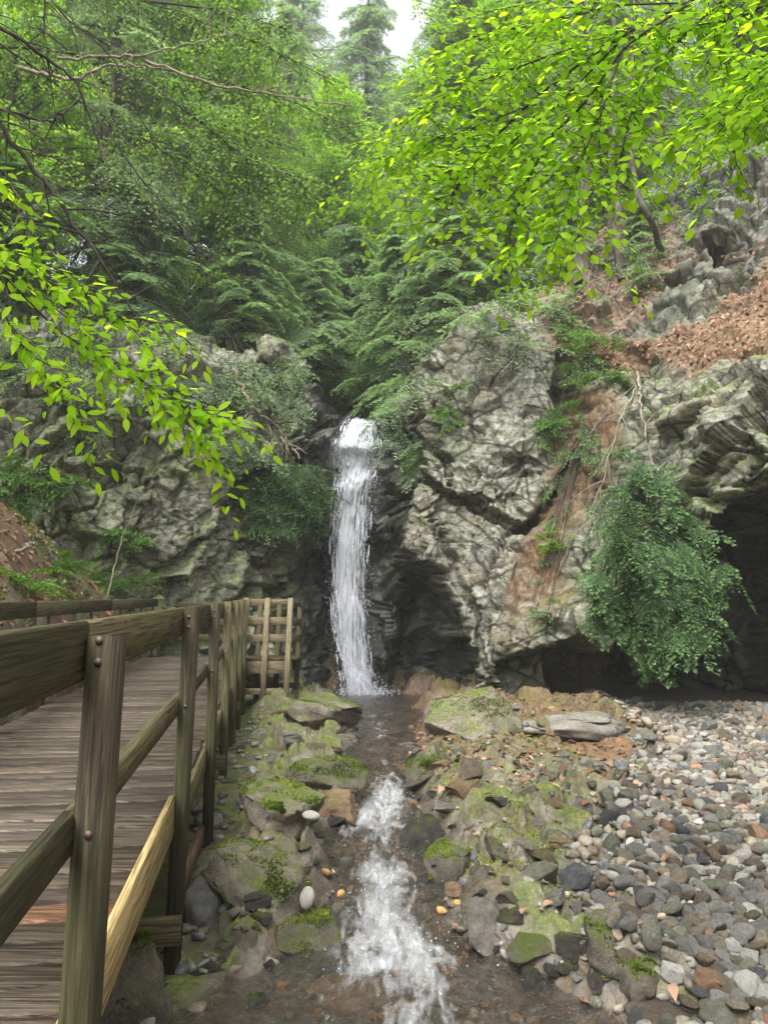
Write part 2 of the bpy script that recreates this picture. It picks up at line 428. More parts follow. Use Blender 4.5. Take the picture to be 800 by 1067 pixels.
# ------------------------------------------------------------------ cliff
CP = [(-150, 600, 11.6), (-100, 480, 12), (-150, 250, 14.5), (0, 560, 13.2), (0, 440, 13.6), (0, 330, 15), (0, 200, 18),
      (100, 580, 14.2), (100, 470, 14.4), (100, 370, 15.2), (100, 280, 17), (200, 620, 15.6), (200, 500, 15.4), (200, 400, 15.9), (200, 330, 17.4),
      (280, 660, 16.8), (280, 560, 16.6), (280, 440, 16.8), (280, 370, 17.6), (320, 700, 17.6), (325, 560, 17.5), (325, 430, 17.4), (320, 370, 18.0), (330, 330, 19.5),
      (350, 740, 18.1), (350, 600, 18.15), (350, 450, 18.5), (380, 740, 18.1), (380, 600, 18.2), (380, 450, 18.6), (380, 425, 20.5), (412, 720, 18.0), (415, 570, 17.7), (412, 470, 17.6), (410, 400, 19),
      (440, 720, 16.7), (430, 620, 16.9), (428, 520, 16.2), (430, 430, 16.2), (440, 370, 17.2),
      (500, 730, 14.3), (500, 620, 14.35), (500, 500, 14.9), (500, 400, 15.6), (500, 345, 16.6), (500, 270, 19),
      (560, 600, 14.6), (560, 500, 15.0), (560, 420, 15.6), (560, 345, 17), (530, 660, 13.9), (545, 640, 13.9),
      (600, 420, 14.9), (590, 520, 14.7), (575, 600, 14.3), (620, 500, 13.9), (615, 600, 13.6), (600, 660, 13.5), (560, 710, 13.7),
      (650, 450, 13.5), (650, 560, 13.1), (650, 640, 13.0), (700, 560, 12.4), (700, 480, 12.5), (690, 410, 13.1), (645, 380, 14.2), (620, 330, 15.2),
      (600, 250, 18.5), (660, 280, 15.6), (760, 460, 11.3), (800, 460, 11.0), (800, 405, 11.1), (750, 385, 12.1), (770, 330, 12.8), (800, 290, 13.2), (740, 300, 13.9), (710, 280, 14.6), (720, 220, 15.4), (760, 250, 14.2),
      (800, 180, 14.6), (720, 150, 17), (800, 90, 17.5), (950, 450, 9.2), (950, 300, 10.8), (950, 620, 9.2), (950, 100, 15), (700, 650, 12.2), (780, 620, 11.2)]
P0 = np.array([at(*c) for c in CP])
XZ, YY = P0[:, [0, 2]], P0[:, 1]
def kern(A, B): return -np.sqrt(((A[:, None, :] - B[None]) ** 2).sum(-1) + .04)
n = len(XZ)
A_ = np.zeros((n + 3, n + 3)); A_[:n, :n] = kern(XZ, XZ) + np.eye(n) * .12
A_[:n, n] = A_[n, :n] = 1; A_[:n, n + 1:] = XZ; A_[n + 1:, :n] = XZ.T
cf = np.linalg.solve(A_, np.concatenate([YY, np.zeros(3)]))
CS = .034
cx, cz = np.arange(-11.5, 9.8, CS), np.arange(-.5, 12.9, CS)
QX, QZ = np.meshgrid(cx, cz, indexing='ij'); pts = np.stack([QX.ravel(), QZ.ravel()], 1)
QY = np.concatenate([kern(b, XZ) @ cf[:n] + cf[n] + b @ cf[n + 1:] for b in np.array_split(pts, 12)]).reshape(QX.shape)
QY = np.clip(QY, 8, 30)
rim = np.interp(QX, [-11, -7, -4, -2, -.9, -.3, .6, 1.2, 3, 4, 5.5, 7, 10], [7.6, 8.1, 8.2, 7.6, 6.6, 6.4, 7.4, 8.3, 8.6, 9.6, 11.2, 12.2, 12.8])
rim = rim + .35 * fbm(QX * 1.1, QX * 0, seed=105)
QY = QY + np.maximum(0, QZ - rim) * 3.2 * sst(0, .8, QZ - rim)   # above the rim the ground leans away into the wood
SY = QY.copy()
for _ in range(30):
    SY[1:-1, 1:-1] = .25 * (SY[:-2, 1:-1] + SY[2:, 1:-1] + SY[1:-1, :-2] + SY[1:-1, 2:])
spx, spy = to_px(QX, QY, QZ)
jx = 7 * fbm(QX * 1.5, QZ * 1.5, seed=101); jy = 7 * fbm(QX * 1.5, QZ * 1.5, seed=102)
def area(poly, soft): return sst(-soft, soft, sdf(spx + jx, spy + jy, poly))
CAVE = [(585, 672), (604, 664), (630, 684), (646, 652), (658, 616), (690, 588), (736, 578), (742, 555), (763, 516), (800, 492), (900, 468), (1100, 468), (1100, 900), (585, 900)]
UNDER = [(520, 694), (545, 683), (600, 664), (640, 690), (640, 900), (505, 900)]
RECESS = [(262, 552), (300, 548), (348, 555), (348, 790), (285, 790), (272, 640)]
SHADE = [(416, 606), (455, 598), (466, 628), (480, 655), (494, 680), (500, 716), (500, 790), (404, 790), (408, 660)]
FEAT = [([(430, 497), (455, 508), (500, 528), (548, 545), (575, 517), (604, 462), (606, 472), (580, 528), (552, 556), (500, 538), (453, 517), (428, 506)], .55, 1.5),
        ([(446, 515), (500, 536), (546, 554), (535, 578), (505, 566), (474, 562), (452, 545)], .34, 3),
        ([(445, 545), (452, 543), (470, 590), (500, 640), (508, 700), (500, 704), (490, 645), (462, 596)], .28, 1.5),
        ([(450, 430), (455, 430), (458, 470), (470, 505), (464, 507), (452, 472)], .25, 1.5), ([(432, 470), (470, 478), (470, 483), (432, 476)], .22, 1.5),
        ([(430, 400), (447, 396), (452, 470), (470, 500), (432, 492)], .20, 2), ([(500, 420), (560, 400), (590, 440), (560, 480), (520, 470)], -.14, 3), ([(470, 360), (520, 340), (540, 400), (500, 430), (462, 440)], -.16, 3),
        ([(505, 590), (540, 585), (528, 690), (506, 700), (500, 640)], -.16, 2),
        (SHADE, 1.3, 5), (RECESS, .9, 6),
        ([(582, 350), (606, 358), (607, 425), (590, 446), (574, 402)], .8, 4), ([(604, 462), (590, 500), (556, 556), (543, 552), (570, 520)], .6, 3),
        (UNDER, 1.2, 4), (CAVE, 7.0, 4),
        ([(72, 489), (128, 480), (128, 500), (92, 510)], .5, 2), ([(58, 440), (72, 420), (108, 436), (106, 446)], .4, 2), ([(30, 560), (42, 540), (50, 590), (34, 596)], .4, 2), ([(60, 520), (40, 470), (128, 470), (125, 486), (75, 492)], -.25, 2),
        ([(308, 470), (312, 385), (330, 372), (346, 400), (346, 470), (330, 520)], -.35, 3),
        ([(742, 256), (765, 250), (778, 268), (768, 290), (745, 288)], 1.0, 3), ([(686, 285), (700, 292), (742, 292), (742, 300), (700, 305)], .5, 3),
        ([(695, 440), (800, 385), (960, 380), (960, 470), (800, 492), (765, 514), (735, 520), (705, 490)], -.35, 4),
        ([(560, 640), (600, 600), (660, 600), (690, 650), (640, 688), (600, 660)], -.35, 6),
        ([(480, 604), (500, 612), (520, 700), (500, 712), (490, 660)], -.22, 3),
        ([(640, 352), (676, 358), (700, 392), (672, 420), (648, 400)], .35, 3)]
BUTP = [(430, 455), (436, 400), (468, 352), (520, 335), (570, 345), (598, 385), (602, 440), (594, 490), (566, 545), (545, 590), (534, 640), (526, 700), (500, 716), (488, 668), (466, 632), (458, 600), (425, 596), (418, 560), (430, 500)]
bw = area(BUTP, 5) * sst(9.2, 8.5, QZ)
QY = QY * (1 - bw) + bw * (14.75 + .12 * (QZ - 2.5) + .10 * np.abs(QX - 2.2) + .5 * sst(7.2, 9.0, QZ))
damp = np.ones_like(QX)
for poly, dd, soft in FEAT:
    a = area(poly, soft); QY = QY + dd * a
    if dd > 1: damp = damp * (1 - .2 * a)
SOIL = [(640, 405), (605, 405), (582, 440), (562, 520), (535, 600), (516, 670), (536, 694), (560, 655), (585, 610), (600, 560), (625, 530), (650, 450)]
LITT = [(820, 236), (780, 290), (735, 335), (690, 352), (660, 345), (600, 362), (640, 385), (690, 368), (705, 392), (820, 382), (1000, 360), (1000, 200)]
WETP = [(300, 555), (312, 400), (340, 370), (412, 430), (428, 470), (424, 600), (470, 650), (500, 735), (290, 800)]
LITU = [(545, 335), (560, 270), (640, 215), (705, 225), (695, 290), (640, 345), (600, 385)]
zs, zl, zwetshade = area(SOIL, 9) * (.45 + .55 * sst(-.22, .12, fbm(QX * 1.6 + QZ * .8, QZ * .9 - QX * .5, seed=107, oct=4))), np.maximum(area(LITT, 9), .75 * area(LITU, 12)), np.maximum(area(WETP, 9), np.maximum(.97 * area(CAVE, 8), area(SHADE, 8)))  # last zone: wet rock by the falls, plus painted cave and recess shade
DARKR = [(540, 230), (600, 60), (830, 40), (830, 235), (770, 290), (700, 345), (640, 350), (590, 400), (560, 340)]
zwetshade = np.maximum(zwetshade, .6 * area(DARKR, 14))
hill = sst(8.3, 9.6, QZ + .5 * fbm(QX, QZ, seed=104)) * sst(-2, 3, np.abs(QX) + 2)
zl = np.maximum(zl, hill * .55 * sst(-.25, .3, fbm(QX * .7, QZ * .9, seed=106)))
BUTT = [(426, 420), (450, 380), (480, 340), (560, 335), (604, 385), (604, 470), (560, 560), (540, 650), (520, 720), (480, 720), (425, 600)]
blocky = damp * (1 - .6 * zs) * (1 - .7 * zl)
dYx, dYz = np.gradient(SY, cx, cz)
nn = np.sqrt(1 + np.minimum(dYx ** 2, 9) + np.minimum(dYz ** 2, 9))
NX, NY, NZ = np.clip(dYx, -1.2, 1.2), -np.ones_like(QX), np.clip(dYz, -1.2, 1.2)
nn = np.sqrt(NX ** 2 + NZ ** 2 + 1); NX, NY, NZ = NX / nn, NY / nn, NZ / nn      # outward
BULGE = [(555, 650), (590, 480), (640, 415), (700, 470), (695, 590), (640, 690)]
blocky = blocky * (1 - .6 * area(BULGE, 12))
wq = .04 * fbm(QX * 2.0, QZ * 2.0, QY, seed=111); wr = .04 * fbm(QX * 2.0, QZ * 2.0, QY, seed=112)
D = 0
for ang, sc, am, ti, sd, asp in ((-14, .50, .50, .20, 121, .62), (-28, 1.0, .42, .26, 131, .70), (-20, 2.1, .20, .30, 141, .62), (10, 4.6, .05, .22, 146, .8), (-26, 9.5, .018, .3, 151, .8)):
    ca, sa = math.cos(R(ang)), math.sin(R(ang))
    rx, rz = (QX + wq) * ca + (QZ + wr) * sa, -(QX + wq) * sa + (QZ + wr) * ca
    F1, F2, r, o = voro3(rx * sc, QY * sc * .7 + rx * sc * .25, rz * sc * asp, sd, .95, True)
    tx, tz = np.floor(r[1] * 3) - 1, np.floor(r[2] * 3) / 2 - .25            # a few joint directions, mostly leaning back
    pl = am * (r[0] - .5) + ti * (tx * o[0] * .9 + tz * o[2] / asp) / sc
    crack = 1 - sst(.0, .05, F2 - F1)
    D = D + (pl + am * .5 * crack * (r[2] > .4)) * (1 - (.72 if sc < 1.5 else 0) * bw)
Dm = D * blocky + .05 * fbm(QX * 1.2, QZ * 1.2, seed=161) + .012 * fbm(QX * 6, QZ * 6, QY * 6, seed=162)
Dm = Dm + (zs + zl) * (.14 * fbm(QX * 2.2, QY * 1.2, QZ * 1.2, seed=163, oct=5) + .05 * fbm(QX * 9, QY * 9, QZ * 9, seed=164))
PX, PY, PZ = QX - NX * Dm, QY - NY * Dm, QZ - NZ * Dm
FALLP = [(343, 434), (397, 434), (394, 600), (408, 740), (338, 740)]
fm_ = area(FALLP, 5); PY = PY + fm_ * np.maximum(0, 17.95 + .25 * D - PY)
QY = QY + Dm; QY = QY + fm_ * np.maximum(0, 17.95 - QY)
gz = np.gradient(QY, cz, axis=1)                       # >0 where the face leans back
zm = .10 + .5 * sst(.7, 1.8, gz) + .35 * sst(-2.4, -5.5, QX) * sst(4.5, 2.6, QZ) + .25 * sst(.1, .5, fbm(QX * .6, QZ * .6, seed=171))
zm = zm * (1 - .7 * area(BUTT, 10))
zm = np.clip(zm + .35 * zs * sst(-.1, .4, fbm(QX * 1.5, QZ * .8, seed=172)), 0, 1) * (1 - .85 * zwetshade)
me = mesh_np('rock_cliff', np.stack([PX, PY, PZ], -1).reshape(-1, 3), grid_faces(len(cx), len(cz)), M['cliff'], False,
             {'zones': np.stack([zs, zl, zwetshade, zm], -1).reshape(-1, 4)})
tag(link('rock_cliff', me), kind='structure')
def cliff_y(x, z):
    i = np.clip(np.round((np.asarray(x) - cx[0]) / CS).astype(int), 0, len(cx) - 1); j = np.clip(np.round((np.asarray(z) - cz[0]) / CS).astype(int), 0, len(cz) - 1)
    return QY[i, j]
def on_cliff(px, py):
    """walk the pixel's ray until it meets the cliff"""
    for Y in np.arange(8.5, 24, .04):
        x, y, z = at(px, py, Y)
        if cliff_y(x, z) <= Y: return np.array([x, y, z])
    return np.array(at(px, py, 20))
YS = np.arange(1.5, 19, .012)
def on_ground(px, py):
    v = (533.5 - py) / 800; tq = YS / (CT - v * ST)
    X_, Z_ = (px - 400) / 800 * tq, EYE + (ST + v * CT) * tq
    hit = ground_z(X_, YS) >= Z_; k = int(np.argmax(hit)) if hit.any() else int(np.searchsorted(YS, 14)); return np.array([X_[k], YS[k], Z_[k]])

# wooded slopes behind the cliffs
hx, hy = np.meshgrid(np.linspace(-45, 45, 150), np.linspace(13, 90, 130), indexing='ij')
hc = -.4 + .05 * (hy - 18)
def hill_z(x, y):
    hc = -.4 + .04 * (y - 18)
    d = np.abs(x - hc)
    v = 6.2 + .13 * np.maximum(0, y - 19) - 6 * (1 - sst(18.2, 20.5, y))
    return v + np.where(x > hc, .75, .62) * np.maximum(0, d - 1.2) * sst(15.5, 21, y) + .35 * fbm(x * .35, y * .35, seed=181) - 4.0 * (1 - sst(15, 19.5, y))
me = mesh_np('wooded_hillside', np.stack([hx, hy, hill_z(hx, hy)], -1).reshape(-1, 3), grid_faces(150, 130), M['cliff'], True,
             {'zones': np.tile(np.array([[.2, .75, 0, .45]]), (150 * 130, 1))})
tag(link('wooded_hillside', me), kind='structure')
# ------------------------------------------------------------------ water
def water_material():
    t = NT('clear_stream_water'); p = t.pos()
    f = t.attr('foam').outputs['Fac']
    h = t.noise(t.mapping(p, (1, .5, 1)), 15, 5, .62, .6)
    h2 = t.noise(p, 70, 3, .6)
    nb = t.bump(t.math('ADD', h, t.math('MULTIPLY', h2, .3)), .9, .09)
    tr = t.n('BsdfTransparent', {'Color': (.80, .66, .44, 1)})
    gl = t.n('BsdfGlossy', {'Color': (1, 1, 1, 1), 'Roughness': .06, 'Normal': nb})
    fr = t.n('Fresnel', {'IOR': 1.36, 'Normal': nb})
    w = t.n('MixShader', {0: t.math('MULTIPLY', fr.outputs[0], 2.6), 1: tr, 2: gl})
    fd = t.n('BsdfDiffuse', {'Color': (.50, .52, .54, 1)}); fg = t.n('BsdfGlossy', {'Color': (1, 1, 1, 1), 'Roughness': .25, 'Normal': nb})
    fm = t.n('MixShader', {0: .12, 1: fd, 2: fg})
    fn = t.math('ADD', t.math('MULTIPLY', t.noise(t.mapping(p, (1, .30, 1)), 8, 5, .62, 1.2), .65), t.math('MULTIPLY', t.noise(t.mapping(p, (1, .22, 1)), 30, 3, .55, .6), .35))
    thr = t.math('SUBTRACT', .74, t.math('MULTIPLY', f, .40))
    fac = t.math('MULTIPLY', t.math('SUBTRACT', fn, thr), 2.7)
    fac = t.n('Clamp', {0: fac}).outputs[0]
    fac = t.math('MULTIPLY', fac, .76)
    return t.surf(t.n('MixShader', {0: fac, 1: w, 2: fm}))
M['water'] = water_material()
wy = 1.0 * np.exp(np.arange(0, math.log(18.6), .0055)); wu = np.linspace(-1, 1, 150)
WU, WYY = np.meshgrid(wu, wy, indexing='ij')
cc, ch = np.interp(WYY, CY, CX), np.interp(WYY, CY, CH) * 1.9
WX = cc + WU * ch
flow = np.interp(WYY, [1, 3.3, 3.8, 4.1, 4.4, 4.8, 5.1, 5.6, 6.0, 6.4, 6.9, 7.25, 7.6, 8.0, 9, 13, 15.8, 16.6, 17.4, 18.2],
                 [.28, .50, .78, .90, .84, .78, .94, .74, .80, 1.0, 1.0, 1.0, .74, .52, .48, .40, .22, .3, .8, .95])
cw = np.interp(WYY, [1, 3.5, 4.06, 4.6, 4.92, 5.5, 6.1, 7.2, 8, 12, 16.5, 17.4, 18.6], [.42, .36, .36, .26, .32, .26, .32, .17, .2, .3, .6, .85, .9])
cs = np.interp(WYY, [1, 3.4, 4.06, 4.92, 6.1, 7.3, 20], [.2, .14, .06, -.01, -.06, .04, -.3])
foam = flow * np.exp(-(((WX - cs) / cw) ** 2) * 1.1)
foam = foam + .20 * np.exp(-(WU / .42) ** 4) * (1 - foam)
foam = np.clip(foam + .30 * fbm(WX * 4, WYY * 2.2, seed=201, oct=4) * np.minimum(1, foam * 4), 0, 1)
rip = .026 * fbm(WX * 6, WYY * 4, seed=202, oct=5) + .045 * foam * fbm(WX * 9, WYY * 6, seed=203, oct=5) + .02 * foam
WZZ = water_z(WYY) + rip
me = mesh_np('stream_water', np.stack([WX, WYY, WZZ], -1).reshape(-1, 3), grid_faces(len(wu), len(wy)), M['water'], True, {'foam': foam.ravel()})
tag(link('stream_water', me), kind='structure')

# waterfall: a veil, strands and spray following the rock chute
def fall_material(name, veil):
    t = NT(name); p = t.pos()
    d = t.n('BsdfDiffuse', {'Color': (.62, .645, .69, 1)}); tl = t.n('BsdfTranslucent', {'Color': (.6, .63, .69, 1)})
    m = t.n('MixShader', {0: .35, 1: d, 2: tl})
    if veil:
        nz = t.math('ADD', t.math('MULTIPLY', t.noise(t.mapping(p, (1, 1, .13)), 13, 7, .75, .8), .6), t.math('MULTIPLY', t.noise(t.mapping(p, (1, 1, .5)), 16, 6, .78, 1.5), .4))
        e = t.attr('edge').outputs['Fac']
        f = t.ramp(t.math('ADD', nz, t.math('MULTIPLY', t.math('SUBTRACT', e, .5), .5)), [(.34, 0.0), (.52, .95)])
        m = t.n('MixShader', {0: f, 1: t.n('BsdfTransparent'), 2: m})
    return t.surf(m)
M['veil'] = fall_material('falling_water_veil', True); M['strand'] = fall_material('falling_water_strand', False)
LT = [(436, 366, 18.9), (444, 358, 18.1), (470, 348, 17.7), (490, 352, 17.75), (515, 349, 17.65), (555, 346, 17.6), (610, 345, 17.5), (660, 349, 17.42), (700, 355, 17.35), (727, 359, 17.3)]
RT = [(438, 391), (446, 394), (470, 395), (490, 393), (515, 388), (555, 383), (610, 381), (660, 382), (700, 387), (727, 398)]
LW = np.array([at(px, py, Y) for py, px, Y in LT]); RW = np.array([at(px, py, LT[i][2]) for i, (py, px) in enumerate(RT)])
tt = np.linspace(0, 1, len(LT))
def fall_pt(u, t):
    u, t = np.asarray(u, float), np.asarray(t, float)
    a = np.stack([np.interp(t, tt, LW[:, k]) for k in range(3)], -1); b = np.stack([np.interp(t, tt, RW[:, k]) for k in range(3)], -1)
    p = a + (b - a) * u[..., None]
    p[..., 1] -= .16 * np.exp(-((t - .19 - .05 * u) / .035) ** 2) + .12 * np.exp(-((t - .45 + .06 * u) / .04) ** 2) + .10 * np.exp(-((t - .7 - .05 * u) / .05) ** 2)
    p[..., 1] -= .10 * np.sin(np.clip(u, 0, 1) * np.pi) + .07 * np.maximum(0, fbm(u * 3, t * 5, seed=211)) + .05 * fbm(u * 9, t * 9, seed=212)
    return p
fg_ = Geo(); fe = []
for k, (off, wd) in enumerate(((0, 1.05), (.10, .95), (-.10, 1.12))):
    uu, tv = np.meshgrid(np.linspace(-.06, 1.06, 40), np.linspace(0, 1, 220), indexing='ij')
    P = fall_pt((uu - .5) * wd + .5, tv); P[..., 1] -= off
    P[..., 0] += .03 * fbm(uu * 2 + k * 9, tv * 7, seed=213 + k)
    e = 1 - np.abs(uu - .5) * 2; e = np.clip(e, 0, 1) ** .6
    e = e * (.60 + .85 * fbm(uu * 3.5 + k * 5, tv * 6, seed=217)) * np.where(k == 2, .75, 1) * sst(-.02, .07, tv)
    fg_.add(P.reshape(-1, 3), grid_faces(40, 220)); fe.append(e.ravel())
me = mesh_np('waterfall', np.concatenate(fg_.V), [np.concatenate(fg_.F[4])], M['veil'], True, {'edge': np.concatenate(fe)})
fall = tag(link('waterfall', me), kind='structure')
sg = Geo()
for i in range(1100):
    u = np.clip(rng.normal(.46, .27), -.05, 1.05); t0 = .03 + .97 * rng.random() ** .95; ln = rng.uniform(.012, .05)
    t = np.clip(np.linspace(t0, t0 + ln, 6), 0, 1.0)
    uq = u + np.cumsum(rng.normal(0, .006, 6))
    c = fall_pt(uq, t); c[:, 1] -= rng.uniform(.02, .22)
    w = rng.uniform(.004, .016) * np.array([.1, .8, 1, .9, .6, .1])
    a = np.stack([c + np.array([1, .2, 0]) * w[:, None], c - np.array([1, -.2, 0]) * w[:, None]], 1).reshape(-1, 3)
    k = np.arange(5) * 2
    sg.add(a, np.stack([k, k + 1, k + 3, k + 2], 1))
dv = np.array([(0, 0, 1), (1, 0, 0), (0, 1, 0), (-1, 0, 0), (0, -1, 0), (0, 0, -1)], float)
df = np.array([(0, 1, 2), (0, 2, 3), (0, 3, 4), (0, 4, 1), (5, 2, 1), (5, 3, 2), (5, 4, 3), (5, 1, 4)])
for i in range(2600):
    t = rng.random() ** .8; u = rng.choice([rng.normal(0, .10), rng.normal(1, .14), rng.random(), rng.random()])
    c = fall_pt(np.array([u]), np.array([t]))[0]; c[1] -= rng.uniform(0, .35)
    sg.add(c + dv * rng.uniform(.003, .009) * np.array([1, 1, 2.6]), df)
for i in range(1100):                                     # splash at the foot of the fall
    a, r = rng.uniform(0, 2 * np.pi), abs(rng.normal(0, .38))
    c = np.array([-.42 + r * np.cos(a) * 1.1, 17.2 + r * np.sin(a) * .5, .28 + abs(rng.normal(0, .16)) * np.exp(-r)])
    sg.add(c + dv * rng.uniform(.006, .016), df)
fs = link('white_strands', sg.mesh('white_strands', M['strand']), fall)
# splashes over the little cascades
sp = Geo()
for Y0, X0, n_, sx, sy, hz in ((7.05, .04, 150, .12, .2, .09), (6.3, -.03, 60, .2, .3, .03), (4.85, -.02, 50, .17, .2, .04), (4.15, .05, 90, .22, .22, .04)):
    for i in range(n_):
        x, y = X0 + rng.normal(0, sx), Y0 + rng.normal(0, sy)
        sp.add(np.array([x, y, water_z(y) + abs(rng.normal(0, hz)) * .6 + .01]) + dv * rng.uniform(.0015, .0055), df)
tag(link('water_spray', sp.mesh('water_spray', M['strand'])), kind='stuff')

# ------------------------------------------------------------------ boardwalk
M['post'] = wood_material('weathered_post_wood', (.016, .012, .007), (.050, .039, .022), (.105, .084, .05), green=.3)
M['rail'] = wood_material('weathered_rail_wood', (.038, .031, .015), (.105, .085, .042), (.19, .16, .085), green=.35)
M['deckw'] = wood_material('worn_deck_wood', (.034, .027, .020), (.115, .093, .070), (.23, .20, .16), tone=True)
M['newwood'] = wood_material('new_yellow_pine', (.36, .26, .10), (.50, .38, .17), (.60, .48, .25))
M['redwood'] = wood_material('reddish_stringer_wood', (.075, .042, .02), (.17, .10, .055), (.27, .17, .1))
M['palewood'] = wood_material('bleached_post_wood', (.14, .11, .065), (.26, .215, .13), (.40, .34, .22))
_b = NT('rusty_bolt'); M['bolt'] = _b.done((.09, .06, .045), .5, None, .5)
walk = tag(empty('boardwalk', (-2.0, 7.0, .1)), 'weathered wooden boardwalk with post and board railings running up beside the stream toward the waterfall', 'boardwalk')
def board(name, p0, p1, w, h, mat, up=(0, 0, 1), parent=None, label=None, extra=0):
    """a sawn board from p0 to p1; w across, h along up; its own x axis is the grain"""
    p0, p1 = Vector(p0), Vector(p1); x = (p1 - p0); L = x.length; x.normalize()
    u = Vector(up); y = u.cross(x).normalized(); zz = x.cross(y)
    g = Geo(); n_ = 1
    g.box((L / 2, 0, 0), (L / 2, 0, 0), (0, w / 2, 0), (0, 0, h / 2), .006)
    me = g.mesh(name, M[mat]);
    o = link(name, me, parent or walk)
    mat4 = Matrix((x, y, zz)).transposed().to_4x4(); mat4.translation = p0
    o.matrix_local = Matrix.Translation(-Vector((parent or walk).location)) @ mat4 if (parent or walk) is walk else mat4
    if label: o['label'] = label
    return o
DIR = np.array([-.149, 1, .048])
def rl(Y, off=0, dz=0): return np.array([rail_x(Y) + off, Y + .149 * off, deck_z(Y) + dz])
# deck planks: one mesh, boards laid across
dk = Geo(); Y = -1.2; k = 0
while Y < 13.35:
    wdt = .140; c = rl(Y + .07, -.80 + random.uniform(-.012, .012), -.019 + random.uniform(-.0025, .0025))
    dk.box(c - np.array(walk.location), (.80, .80 * .149, 0), np.array((-.149, 1, .048)) * .0645, (0, -.0009, .019), .006)
    tq = random.uniform(.6, 1.35); dk.A.append(np.broadcast_to(np.array([1.9, 1.25, .9, 1] if 2.60 < Y < 2.73 else [tq, tq * random.uniform(.95, 1.02), tq * random.uniform(.9, 1.02), 1]), (16, 4))); Y += .1435; k += 1
dko = link('deck', dk.mesh('deck', M['deckw'], False, 'tone'), walk)
# railings
RY = [.25, 1.87, 3.9, 5.7, 7.5, 9.3, 11.1, 12.95]
for a, b in ((-1.1, 1.87), (1.87, 5.7), (5.7, 9.3), (9.3, 13.2)):
    board('top_rail', rl(a + .002, 0.012, .91), rl(b - .002, 0.012, .91), .038, .14, 'rail')
    board('mid_rail', rl(a + .002, 0.012, .50), rl(b - .002, 0.012, .50), .038, .09, 'rail')
for i, Y in enumerate(RY):
    x, y, z = rl(Y, .066); zb = ground_z(np.array([x]), np.array([y]))[0] - .15
    lean = .025 if i in (1, 2) else 0
    sz = .068 if i == 1 else .064
    zb = min(zb, -.1) if i < 5 else zb
    board('post', (x - lean, y, zb), (x + lean * .3, y, deck_z(Y) + (.945 if i == 1 else .985)), sz, .092, 'post' if i < 4 else 'rail', (0, 1, 0))
    for zz in (.935, .885, .50):                               # bolt heads
        if i in (1, 2, 3, 4):
            bg_ = Geo(); a_ = np.arange(8) / 8 * 2 * np.pi; px0 = x + sz / 2 + (.0 if i != 1 else .0)
            pb = np.array([x + .004, y - .046, deck_z(Y) + zz]) - np.array(walk.location)
            bg_.tube(np.array([pb + [0, .004, 0], pb + [0, -.005, 0], pb + [0, -.006, 0]]), [.009, .009, .0005], 8); link('bolt', bg_.mesh('bolt', M['bolt']), walk)
for a, b in ((3.5, 7.1), (7.1, 10.4), (10.4, 14.55)):
    board('top_rail', rl(a + .002, -1.58, .91), rl(b - .002, -1.58, .91), .038, .14, 'rail')
    board('mid_rail', rl(a + .002, -1.58, .48), rl(b - .002, -1.58, .48), .038, .09, 'rail')
for Y in (4.2, 5.9, 7.7, 9.5, 11.3, 13.1, 14.4):
    x, y, z = rl(Y, -1.66)
    board('post', (x, y, -.1 + .3), (x, y, deck_z(Y) + .985), .09, .09, 'post', (0, 1, 0))
# rim boards and stringers
board('rim_board', rl(-1.1, .022, -.10), rl(1.85, .022, -.10), .036, .18, 'post')
board('new_rim_board', rl(1.86, .018, -.01), rl(3.86, .018, -.01), .030, .19, 'newwood', label='new yellow pine rim board')
board('rim_board', rl(3.95, .022, -.11), rl(13.2, .022, -.11), .036, .16, 'rail')
board('rim_board', rl(-1.1, -1.61, -.10), rl(14.5, -1.61, -.10), .036, .16, 'rail')
board('stringer', rl(3.95, .03, -.44), rl(5.66, .03, -.62), .038, .12, 'redwood', label='reddish brown lower stringer')
for Y in (3.80, 7.4, 11.0):
    z = deck_z(Y) - .50
    board('cross_beam', (rail_x(Y) - 1.6, Y - .24, z), (rail_x(Y) + .09, Y + .01, z), .04, .125, 'rail')
for off in (-.35, -.8, -1.25):
    board('joist', rl(-1.1, off, -.13), rl(13.3, off, -.13), .038, .18, 'post')
# lookout bay at the far end
bz, x0, x1, y0, y1 = 1.19, -2.42, -1.56, 13.22, 14.75
bay = Geo(); xx = x0 - 1.55
while xx < x1 - .05:
    bay.box(np.array((xx + .066, (y0 + y1) / 2, bz - .019)) - np.array(walk.location), (0, (y1 - y0) / 2, 0), (.066, 0, 0), (0, 0, .019), .004); xx += .1375
bo = link('lookout_deck', bay.mesh('lookout_deck', M['rail']), walk)
for yy, mt in ((y0, 'palewood'), (y1, 'rail')):
    xs = x0 - (.0 if yy == y0 else 1.5)
    for zz, hh in ((.95, .09), (.62, .13), (.33, .13)):
        board('bay_rail', (xs, yy, bz + zz), (x1, yy, bz + zz), .038, hh, mt)
    board('bay_rim', (xs, yy + .03, bz - .14), (x1, yy + .03, bz - .14), .038, .24, mt)
    board('bay_brace', (xs, yy - .045, bz - .55), (x1, yy - .045, bz - .55), .038, .10, mt)
    for px_ in (x0 + .08, x0 + .44, x1 - .03):
        board('bay_post', (px_ - .06, yy - .07, .05), (px_, yy - .07, bz + 1.01), .085, .085, mt, (0, 1, 0))
for zz, hh in ((.95, .09), (.62, .13), (.33, .13)):
    board('bay_rail', (x1 - .02, y0 + .03, bz + zz), (x1 - .02, y1 - .03, bz + zz), .038, hh, 'rail')
